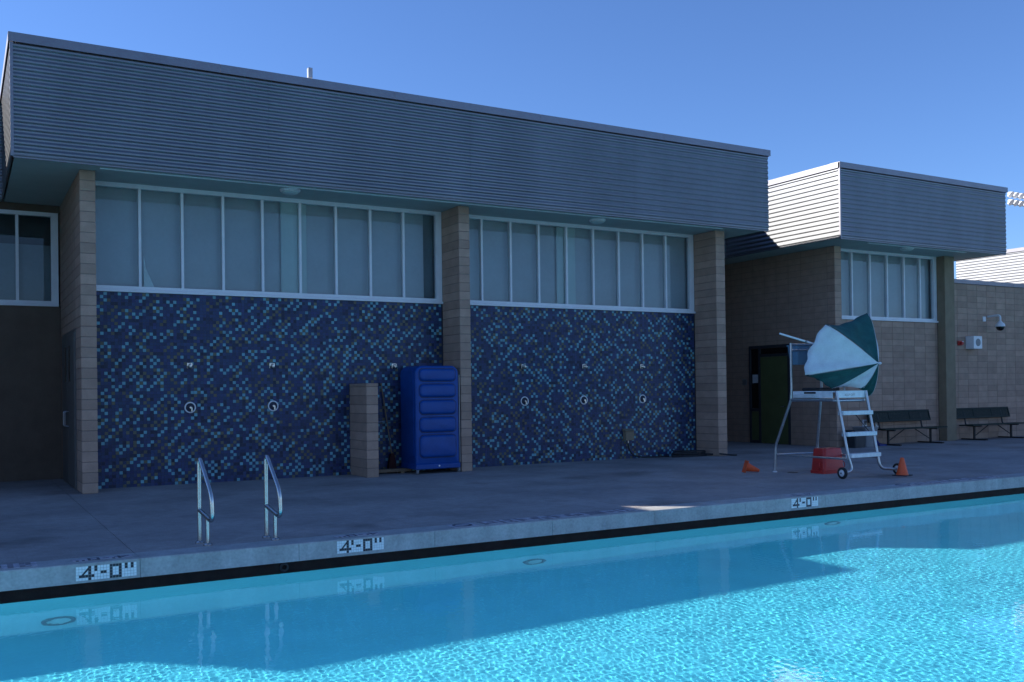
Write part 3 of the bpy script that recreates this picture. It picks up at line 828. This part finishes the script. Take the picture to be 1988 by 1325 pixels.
sp.f.append(tuple(range(n))); sp.m.append(0)
sp.build('side_panel', M_blue, cb, smooth=True)
MB().cbox(X0_ - .01, X1_ + .012, Y0_ - .012, Y1_, .085, .185, .012).build('base', M_blue, cb)
MB().lathe([(.016, 0), (.016, -.012), (.008, -.016)], (7.66, Y0_ - .012, .14), 'Y', 14).build('latch_button', M_whiteplastic, cb, smooth=True)
MB().lathe([(.022, 0), (.022, -.012)], (X0_ + .12, Y0_ - .002, .985), 'Y', 12).build('lock', M_iron, cb, smooth=True)
for wx in (X0_ + .03, X1_ - .01):
    for wy in (Y0_ + .03, Y1_ - .08):
        w = MB().lathe([(.012, -.016), (.040, -.016), (.044, -.010), (.044, .010), (.040, .016), (.012, .016)], (wx, wy, .045), 'X', 18).build('caster', M_bin, cb, smooth=True)
        MB().box(wx - .024, wx - .019, wy - .02, wy + .02, .035, .086).box(wx + .019, wx + .024, wy - .02, wy + .02, .035, .086).build('fork', M_greymetal, w)
MB().tube([(X1_ + .02, Y0_ + .03, .19), (X1_ + .02, Y0_ + .03, 1.82)], .008, 8).build('corner_rod', M_greymetal, cb, smooth=True)

# broom, towel bar and plank in the niche between stub wall and cabinet
t = thing('broom', 'thin wooden broom leaning in the niche beside the blue cabinet', 'broom', (6.98, 16.7, 0))
MB().tube([(7.02, 16.70, .36), (6.85, YT - .03, 1.68)], .013, 8).build('stick', M_wood, t, smooth=True)
mb = MB(); mb.prism([(6.93, .0), (7.11, .0), (7.08, .22), (7.05, .36), (6.99, .36), (6.96, .22)], 'Y', 16.66, 16.74); mb.build('head', M_broom, t)
t = thing('rail_bar', 'thin steel bar across the niche behind the broom', 'bar', (6.8, YT, .95))
MB().tube([(6.46, YT - .05, .94), (7.25, YT - .05, .965)], .010, 8).build('bar', M_chrome, t, smooth=True)
MB().tube([(6.60, YT - .05, .945), (6.60, YT - .0015, .945)], .008, 8).build('bracket', M_chrome, t, smooth=True)
t = MB().cbox(6.48, 7.30, 16.45, 16.62, .03, .085, .006).build('plank', M_wood)
tag(t, 'weathered wooden plank on the floor between stub wall and cabinet', 'plank')
g = MB().box(6.55, 6.62, 16.46, 16.61, .0, .0295).box(7.1, 7.17, 16.46, 16.61, 0, .0295).build('batten', M_wood, t)

# outlet box and hose
t = thing('hose_box', 'small beige box low on the right mosaic bay', 'hose box', (12.56, YT, .5))
MB().cbox(12.45, 12.67, YT - .12, YT - .0015, .40, .60, .008).build('box', M_olive, t)
mb = MB(); mb.prism([(YT - .0015, .605), (YT - .0015, .65), (YT - .14, .602)], 'X', 12.44, 12.68); mb.build('sloped_lid', M_olive, t)
MB().tube([(12.55, YT - .06, .40), (12.55, YT - .06, .34)], .018, 8).build('tap', M_chrome, t, smooth=True)
t = thing('garden_hose', 'dark garden hose coiled on the deck at the right column', 'hose', (13.9, 16.5, 0))
hp = [(12.55, YT - .06, .335), (12.56, YT - .07, .20), (12.66, YT - .08, .07), (12.90, YT - .10, .02), (13.25, YT - .16, .017), (13.55, YT - .2, .017)]
mb = MB(); mb.tube(fillet(hp, .1), .016, 8); mb.build('lead', M_rubber, t, smooth=True)
mb = MB(); pts = []
for k in range(0, 5 * 28):
    a = 2 * math.pi * k / 28; q = k / 28
    pts.append((13.98 + (.48 - .035 * (q % 3)) * math.cos(a + math.pi) + .02 * math.sin(q * 5), 16.43 + (.17 - .012 * (q % 3)) * math.sin(a + math.pi), .018 + .022 * q + .012 * math.sin(a * 1.3 + q)))
mb.tube(pts, .016, 7); mb.build('coil', M_rubber, t, smooth=True)
mb = MB(); pts = [(14.30, 16.32, .05), (14.62, 16.22, .035), (14.86, 16.05, .02), (14.95, 15.93, .018), (14.80, 15.90, .02), (14.5, 16.02, .06)]
mb.tube(fillet(pts, .12), .016, 8); mb.build('loose_end', M_rubber, t, smooth=True)

# ------------------------------------------------------------------ lifeguard chair
lc = thing('lifeguard_chair', 'tall aluminium lifeguard chair with white ladder steps and two wheels', 'lifeguard chair', (13, 11.6, 0))
XL, XR = 12.54, 13.28
TR = .024
for x, yf in ((XL, 12.43), (XR + .14, 12.28)):
    xt = min(x, XR)
    yt_ = 12.01
    MB().tube(fillet([(x, yf, .0), (x, yf - .03, .47), (xt, yt_ + .02, 1.27), (xt, yt_, 1.45), (xt, yt_, 2.27 if x == XL else 2.20)], .06), TR, 12).build('rear_leg', M_alu, lc, smooth=True)
    MB().lathe([(.042, 0), (.042, .012), (.03, .02)], (x, yf, 0), n=16).build('foot', M_whiteplastic, lc, smooth=True)
# guard rails round the seat
MB().tube([(XL, 12.01, 2.245), (XR, 12.01, 2.245)], .018, 10).build('guard_rail', M_alu, lc, smooth=True)
MB().tube([(XL, 12.01, 2.135), (XR, 12.01, 2.175)], .018, 10).build('guard_rail', M_alu, lc, smooth=True)
MB().tube([(XR, 12.0, 2.20), (XR, 11.6, 2.19), (XR, 11.5, 1.44)], .018, 10).build('arm_rail', M_alu, lc, smooth=True)
# platform
MB().cbox(XL + .03, XR - .02, 11.10, 12.0, 1.405, 1.43, .004).build('platform', M_step, lc)
MB().cbox(XL + .005, XL + .028, 11.12, 11.985, 1.315, 1.432, .004).build('side_board', M_step, lc)
MB().cbox(XL + .05, XR + .012, 11.06, 11.095, 1.315, 1.432, .004).build('front_board', M_step, lc)
MB().cbox(XL - .004, XL + .0045, 11.45, 11.98, 1.322, 1.375, .001).build('name_strip', M_paper, lc)
MB().box(XL - .006, XL + .0045, 11.47, 11.72, 1.388, 1.418).build('dark_sticker', M_tiledark, lc)
MB().tube([(XL, 11.08, 1.275), (XL, 12.03, 1.285)], TR * .9, 10).build('side_rail', M_alu, lc, smooth=True)
MB().tube([(XR, 11.08, 1.275), (XR, 12.03, 1.285)], TR * .9, 10).build('side_rail', M_alu, lc, smooth=True)
MB().tube([(XL, 11.09, 1.27), (XR, 11.09, 1.27)], TR * .8, 10).build('cross_rail', M_alu, lc, smooth=True)
MB().tube([(XL, 12.02, 1.27), (XR, 12.02, 1.27)], TR * .8, 10).build('cross_rail', M_alu, lc, smooth=True)
# ladder rails, curving out to the wheels
def lad(x_top, x_bot, xw, zc):
    return fillet([(x_top, 11.055, 1.43), (x_bot, 10.855, .36), (x_bot + (.02 if xw > 13 else .06), 10.82, .13), (xw, 10.83, zc)], .16, 8)
MB().tube(lad(XL + .03, XL + .06, 12.475, .095), TR, 12).build('ladder_rail', M_alu, lc, smooth=True)
MB().tube(lad(XR + .005, XR + .03, 13.72, .095), TR, 12).build('ladder_rail', M_alu, lc, smooth=True)
for k, z in enumerate((1.085, .735, .385)):
    yk = 11.055 - .20 * (1.43 - z) / 1.07
    xo = .03 * (1.43 - z) / 1.07
    MB().cbox(XL + .055 + xo, XR + .035 + xo, yk - .055, yk + .07, z - .055, z + .012, .005).build('step', M_step, lc)
MB().tube([(XL - .0, 12.36, .31), (XL + .05, 10.86, .315)], .017, 8).build('lower_brace', M_alu, lc, smooth=True)
MB().tube([(XR + .14, 12.24, .31), (XR + .04, 10.86, .315)], .017, 8).build('lower_brace', M_alu, lc, smooth=True)
MB().tube([(XL, 12.39, .315), (XR + .14, 12.25, .315)], .015, 8).build('lower_brace', M_alu, lc, smooth=True)
MB().tube([(XR - .1, 11.2, 1.04), (XR + .02, 10.99, .72)], .007, 6).build('step_stay', M_iron, lc, smooth=True)
for xw, s in ((12.43, -1), (13.78, 1)):
    w = MB().lathe([(.058, -.022), (.088, -.022), (.096, -.012), (.096, .012), (.088, .022), (.058, .022)], (xw, 10.83, .096), 'X', 28, hollow=True).build('wheel', M_rubber, lc, smooth=True)
    MB().lathe([(.016, -.026), (.03, -.018), (.0575, -.012), (.0575, .012), (.03, .018), (.016, .026)], (xw, 10.83, .096), 'X', 24).build('rim', M_whiteplastic, w, smooth=True)
    MB().tube([(xw - .04, 10.83, .096), (xw + .04, 10.83, .096)], .011, 8).build('axle', M_iron, w, smooth=True)
# KEEP OFF on the front board
def text_mesh(body, size, name):
    c = bpy.data.curves.new(name, 'FONT'); c.body = body; c.size = size; c.extrude = .0008; c.align_x = 'CENTER'; c.align_y = 'CENTER'
    o = bpy.data.objects.new(name, c); COL.objects.link(o)
    dg = bpy.context.evaluated_depsgraph_get(); me = bpy.data.meshes.new_from_object(o.evaluated_get(dg))
    bpy.data.objects.remove(o); return me
me = text_mesh('KEEP OFF', .058, 'lettering'); me.materials.append(M_greymetal)
o = link('lettering', me, lc); o.rotation_euler = (math.pi / 2, 0, 0); o.location = (XL + .36, 11.0588, 1.362)

# ------------------------------------------------------------------ the half folded parasol lying on the chair
um = thing('parasol', 'green and white beach parasol lying half folded on the lifeguard chair', 'umbrella', (13.3, 11.5, 1.45))
AP = Vector((13.70, 11.12, 1.895))
RIM = [Vector(p) for p in ((14.06, 11.60, 2.80), (12.86, 11.47, 2.56), (12.30, 11.42, 1.70), (12.86, 11.36, 1.47), (13.42, 11.22, 1.465), (13.72, 11.30, 1.33), (14.42, 11.95, 1.72), (14.52, 11.88, 2.46))]
cen = sum(RIM, Vector()) / 8
def panel(i, m):
    a, b = RIM[i], RIM[(i + 1) % 8]; n = 18; mb = MB()
    nn = (a - AP).cross(b - AP).normalized()
    if nn.dot(AP - cen) < 0: nn = -nn
    pa = (a - cen).normalized(); pb = (b - cen).normalized()
    for q in range(n + 1):
        s_ = q / n
        for k in range(n + 1):
            t_ = k / n
            p = AP.lerp(a.lerp(b, t_), s_)
            p += nn * (.035 * math.sin(math.pi * s_ * .93) * (1 - .6 * math.sin(math.pi * t_)) - .085 * s_ * math.sin(math.pi * t_))
            p += (AP - p) * ((-.03 if i == 1 else .06) * s_ * s_ * math.sin(math.pi * t_))
            if s_ > .86: p += (cen - AP).normalized() * (.06 * (s_ - .86) / .14 * (1 - .3 * math.cos(math.pi * t_ * 6)))     # hanging hem
            p += nn * (.014 * math.sin(t_ * 11 + i + s_ * 3) * s_ * math.sin(math.pi * t_) + .010 * math.sin(s_ * 13 + t_ * 7 + i * 2) * math.sin(math.pi * t_) + .006 * math.sin(t_ * 23 - s_ * 9 + i)*s_ * math.sin(math.pi * t_))
            mb.v.append(tuple(p))
    for q in range(n):
        for k in range(n):
            i0 = q * (n + 1) + k; mb.f.append((i0, i0 + 1, i0 + n + 2, i0 + n + 1)); mb.m.append(0)
    me = mb.mesh('canopy_panel', m); me.polygons.foreach_set('use_smooth', [True] * len(me.polygons))
    o = link('canopy_panel', me, um); md = o.modifiers.new('thickness', 'SOLIDIFY'); md.thickness = .004
for i in range(8):
    panel(i, M_green if i % 2 == 0 else M_canvas)
MB().tube([tuple(AP), tuple(AP.lerp(Vector((12.18, 11.92, 2.425)), 1.0))], .017, 12).build('pole', M_whiteplastic, um, smooth=True)
jp = AP.lerp(Vector((12.18, 11.92, 2.425)), .73)
MB().lathe([(.021, -.03), (.021, .03)], tuple(jp), 'X', 12).build('pole_joint', M_greymetal, um, smooth=True)
MB().lathe([(.008, -.03), (.022, -.012), (.022, .012), (.008, .03)], tuple(AP + Vector((.0, -.03, .0))), 'Y', 16).build('finial', M_whiteplastic, um, smooth=True)
for i in range(8):
    mid = AP.lerp(RIM[i], .55) + (AP - cen).normalized() * .03
    MB().tube([tuple(AP.lerp(RIM[i], .05)), tuple(mid), tuple(AP.lerp(RIM[i], .98))], .005, 6).build('rib', M_greymetal, um, smooth=True)
tag(MB().cbox(12.66, 13.18, 11.5, 11.9, 1.432, 1.49, .02).build('seat_cushion', M_iron), 'flat black cushion on the lifeguard chair platform under the parasol', 'cushion')

# translucent tub hung on the chair rail
tb = thing('plastic_tub', 'translucent light blue plastic tub hanging on the chair rail', 'tub', (12.9, 12.1, 1.9))
mb = MB()
o_r = rounded_rect(12.74, 13.08, 12.05, 12.30, .04); i_r = rounded_rect(12.77, 13.05, 12.08, 12.27, .04); n = len(o_r)
for (pp, z) in ((i_r, 1.90), (o_r, 2.24)): mb.v += [(a, b, z) for a, b in pp]
for k in range(n): mb.f.append((k, (k + 1) % n, n + (k + 1) % n, n + k)); mb.m.append(0)
mb.f.append(tuple(range(n))); mb.m.append(0)
mb.build('bucket', M_tub, tb, smooth=True)
mb = MB(); o2 = rounded_rect(12.725, 13.095, 12.035, 12.315, .05)
for (pp, z) in ((o_r, 2.225), (o2, 2.225), (o2, 2.245), (o_r, 2.245)): mb.v += [(a, b, z) for a, b in pp]
for q in range(4):
    for k in range(n): mb.f.append((q * n + k, q * n + (k + 1) % n, ((q + 1) % 4) * n + (k + 1) % n, ((q + 1) % 4) * n + k)); mb.m.append(0)
mb.build('rim', M_tub, tb, smooth=True)

# ------------------------------------------------------------------ red bin, cones, small things round the chair
rbk = thing('red_tub', 'red plastic tub turned upside down under the lifeguard chair', 'tub', (13.15, 11.75, 0))
mb = MB()
lev = [(-.27, .27, -.17, .17, 0.0), (-.27, .27, -.17, .17, .05), (-.255, .255, -.16, .16, .055), (-.225, .225, -.135, .135, .41), (-.212, .212, -.125, .125, .432), (-.15, .15, -.08, .08, .437)]
loops = []
for (a, b, c, d, z) in lev:
    pts = rounded_rect(13.15 + a, 13.15 + b, 11.78 + c, 11.78 + d, .05); loops.append(len(mb.v)); mb.v += [(p, q, z) for p, q in pts]
n = len(pts)
for a, b in zip(loops[:-1], loops[1:]):
    for k in range(n): mb.f.append((a + k, a + (k + 1) % n, b + (k + 1) % n, b + k)); mb.m.append(0)
mb.f.append(tuple(loops[-1] + k for k in range(n))); mb.m.append(0)
mb.build('shell', M_red, rbk, smooth=True)
MB().tube(fillet([(12.885, 11.72, .06), (12.83, 11.68, .10), (12.83, 11.68, .16), (12.90, 11.72, .20)], .03), .008, 6).build('rope_handle', M_red, rbk, smooth=True)
MB().tube(fillet([(13.415, 11.72, .06), (13.47, 11.68, .10), (13.46, 11.68, .18), (13.40, 11.72, .22)], .03), .008, 6).build('rope_handle', M_red, rbk, smooth=True)

def cone(name, lab, loc, rot):
    t = thing(name, lab, 'traffic cone', loc, 'orange traffic cones', local=True)
    MB().lathe([(.098, .012), (.094, .03), (.030, .29), (.026, .30), (.019, .30), (.019, .27)], (0, 0, 0), n=28).build('cone_body', M_orange, t, smooth=True)
    MB().cbox(-.125, .125, -.125, .125, 0, .013, .005).build('base_plate', M_rubber if 'upright' in lab else M_orange, t)
    t.rotation_euler = rot
    if 'tipped' in lab: t.scale = (.88, .88, .88)
    return t
cone('traffic_cone', 'orange traffic cone standing upright beside the right chair wheel', (13.68, 10.66, 0), (0, 0, .25))
# the tipped cone rests on its base edge and tip
tip = math.atan2(.125 - .026, .30)
cone('traffic_cone', 'orange traffic cone tipped over on its side left of the chair', (12.05, 12.66, .112), (math.radians(90) + tip * .95, 0, math.radians(62)))
t = thing('floor_drain', 'small dark drain lid on the deck between chair foot and red tub', 'drain', (12.78, 12.2, 0))
MB().lathe([(.09, .0005), (.09, .005), (.075, .006)], (12.72, 12.18, 0), n=20).build('lid', M_iron, t, smooth=True)

# bins behind the chair by the wall
def bin_(name, lab, x, y, w, d, h, m, lid=None):
    t = thing(name, lab, 'bin', (x, y, 0))
    mb = MB(); loops = []
    for (s_, z) in ((.86, .0), (.87, .02), (1.0, h - .03), (1.04, h - .03), (1.04, h), (.96, h), (.84, .05)):
        pts = rounded_rect(x - w / 2 * s_, x + w / 2 * s_, y - d / 2 * s_, y + d / 2 * s_, .04); loops.append(len(mb.v)); mb.v += [(p, q, z) for p, q in pts]
    n = len(pts)
    for a, b in zip(loops[:-1], loops[1:]):
        for k in range(n): mb.f.append((a + k, a + (k + 1) % n, b + (k + 1) % n, b + k)); mb.m.append(0)
    mb.f.append(tuple(loops[-1] + k for k in range(n))); mb.m.append(0)
    mb.f.append(tuple(loops[0] + k for k in reversed(range(n)))); mb.m.append(0)
    mb.build('bucket', m, t, smooth=True)
    if lid: MB().cbox(x - w * .46, x + w * .46, y - d * .46, y + d * .46, h - .02, h + .03, .01).build('lid', lid, t)
    return t
bin_('grey_bin', 'pale grey bin seen between the lower ladder steps', 19.55, 16.3, .46, .42, .50, M_bin)
bin_('dark_bin', 'dark lidded bin left of the pale grey one behind the ladder', 19.06, 16.2, .40, .36, .40, M_bindark, M_bindark)
for x, z, lab in ((20.57, .53, 'small white outlet cover on the block wall left of the near bench'), (20.10, .56, 'small white outlet cover on the block wall seen through the ladder')):
    t = thing('outlet_cover', lab, 'outlet', (x, YT, z), 'outlet covers low on the block wall')
    MB().cbox(x - .075, x + .075, YT - .045, YT - .0045, z - .09, z + .09, .008).build('cover', M_whiteplastic, t)
    MB().box(x - .045, x + .045, YT - .048, YT - .0455, z - .05, z + .05).build('flap', M_bin, t)
t = thing('dustpan', 'blue dustpan with ochre edge on the deck at the near bench foot', 'dustpan', (20.2, 16.4, 0))
mb = MB(); mb.prism([(16.25, .0), (16.55, .0), (16.66, .22), (16.60, .24), (16.48, .06), (16.25, .03)], 'X', 20.02, 20.28); mb.build('pan', M_bluepl, t)
MB().cbox(19.95, 20.015, 16.45, 16.62, .0, .12, .006).build('wooden_edge', M_yellow, t)

# ------------------------------------------------------------------ benches
def bench(lab, x0, y0, length=2.42):
    t = thing('bench', lab, 'bench', (x0 + length / 2, y0, 0), 'dark green perforated benches', local=True)
    h = length / 2
    def grid_panel(name, p0, pu, pv, nu, nv):
        """perforated sheet: a frame round a close lattice"""
        mb = MB(); p0 = Vector(p0); pu = Vector(pu); pv = Vector(pv); nn = pu.cross(pv).normalized() * .006
        def slab_(u0, u1, v0, v1, thick=1.0):
            P = [p0 + pu * u + pv * v + nn * w * thick for w in (-1, 1) for (u, v) in ((u0, v0), (u1, v0), (u1, v1), (u0, v1))]
            i = len(mb.v); mb.v.extend(tuple(p) for p in P)
            for f in ((0, 3, 2, 1), (4, 5, 6, 7), (0, 1, 5, 4), (1, 2, 6, 5), (2, 3, 7, 6), (3, 0, 4, 7)): mb.f.append(tuple(i + k for k in f)); mb.m.append(0)
        e = .035 / pu.length; g_ = .045 / pv.length
        slab_(0, 1, 0, g_, 3); slab_(0, 1, 1 - g_, 1, 3); slab_(0, e, g_, 1 - g_, 3); slab_(1 - e, 1, g_, 1 - g_, 3)
        for c in (1 / 3, 2 / 3): slab_(c - e * .5, c + e * .5, g_, 1 - g_, 2)
        for k in range(nu):
            u = e + (1 - 2 * e) * (k + .5) / nu; slab_(u - .28 / nu, u + .28 / nu, g_, 1 - g_, .55)
        for k in range(nv):
            v = g_ + (1 - 2 * g_) * (k + .5) / nv; slab_(e, 1 - e, v - .25 / nv, v + .25 / nv, .5)
        return mb.build(name, M_bench, t)
    grid_panel('backrest', (-h, .255, .58), (length, 0, 0), (0, .07, .285), 60, 8)
    grid_panel('seat', (-h, -.25, .415), (length, 0, 0), (0, .42, -.012), 60, 10)
    for s in (-1, 1):
        x = s * (h - .38)
        MB().cbox(x - .035, x + .035, -.40, .36, .0, .035, .006).build('foot_plate', M_iron, t)
        MB().tube([(x, -.02, .03), (x, -.02, .375)], .032, 12).build('post', M_iron, t, smooth=True)
        MB().cbox(x - .03, x + .03, -.24, .19, .365, .402, .004).build('seat_support', M_iron, t)
        MB().tube(fillet([(x, .12, .385), (x, .235, .40), (x, .262, .58), (x, .335, .84)], .06), .020, 10).build('back_support', M_iron, t, smooth=True)
        MB().tube([(x, -.02, .10), (x * .22, -.02, .40)], .013, 8).build('brace', M_iron, t, smooth=True)
    return t
bench('dark green metal bench between the ladder and the olive column', 20.03, 16.33)
bench('dark green metal bench cut by the right edge of the picture', 23.66, 16.42)

# ------------------------------------------------------------------ fittings on the right wall
t = thing('wall_speaker', 'white square loudspeaker box with round grille on the block wall', 'loudspeaker', (24.45, YT, 2.68))
sx, sz, y1 = 24.42, 2.68, YT - .006
MB().cbox(sx - .135, sx + .235, y1 - .26, y1, sz - .175, sz + .175, .008).build('box', M_whiteplastic, t)
MB().lathe([(.105, 0), (.105, -.006), (.02, -.010)], (sx + .05, y1 - .26, sz), 'Y', 28).build('grille', M_bin, t, smooth=True)
t = thing('fire_strobe', 'small red fire alarm strobe left of the white loudspeaker', 'alarm', (24.0, YT, 2.66))
MB().cbox(23.93, 24.07, y1 - .05, y1, 2.60, 2.73, .006).build('base', M_red, t)
MB().cbox(23.955, 24.045, y1 - .12, y1 - .05, 2.615, 2.70, .01).build('horn', M_red, t)
MB().cbox(24.075, 24.16, y1 - .045, y1, 2.68, 2.72, .006).build('lens', M_whiteplastic, t)
t = thing('cctv_camera', 'white dome camera hanging from a curved arm on the block wall', 'camera', (25.3, YT, 3.3))
cx = 25.30
MB().cbox(25.06, 25.19, y1 - .03, y1, 3.29, 3.43, .008).build('wall_box', M_whiteplastic, t)
MB().tube(fillet([(cx, y1, 3.43), (cx, y1 - .38, 3.45), (cx, y1 - .38, 3.28)], .10, 8), .030, 12).build('arm', M_whiteplastic, t, smooth=True)
MB().lathe([(.035, .16), (.06, .12), (.115, .07), (.128, .03), (.128, .0)], (cx, y1 - .38, 3.13), n=28).build('housing', M_whiteplastic, t, smooth=True)
MB().lathe([(.112, -.002), (.108, -.04), (.085, -.085), (.045, -.112), (.01, -.12)], (cx, y1 - .38, 3.13), n=28).build('dome', M_domeglass, t, smooth=True)

# ------------------------------------------------------------------ on the roof and far away
t = thing('roof_sensor', 'small light grey box on a thin pole above the metal roof', 'sensor', (6.28, 19.0, ZT - .1))
MB().tube([(6.28, 19.0, ZT - .105), (6.28, 19.0, 7.96)], .014, 8).build('pole', M_greymetal, t, smooth=True)
MB().cbox(6.235, 6.325, 18.95, 19.05, 7.955, 8.165, .006).build('box', M_greymetal, t)
fl_ = thing('floodlight_mast', 'distant floodlight mast with two rows of lamps above the far roof', 'floodlight', (66.3, 40, 0))
MB().tube([(66.3, 40, -.05), (66.3, 40, 15.0)], .22, 12, r_end=.14).build('mast', M_greymetal, fl_, smooth=True)
for k, z in enumerate((14.55, 14.02)):
    MB().tube([(62.6, 39.9, z - .05), (70.0, 40.1, z - .05)], .06, 8).build('crossarm', M_greymetal, fl_, smooth=True)
    for q in range(13):
        x = 62.75 + q * .58
        l = MB().lathe([(.05, .28), (.12, .18), (.24, 0), (.25, -.02)], (0, 0, 0), n=14).build('lamp', M_whiteplastic, fl_, smooth=True)
        l.location = (x, 39.75, z); l.rotation_euler = (math.radians(-50), 0, 0)
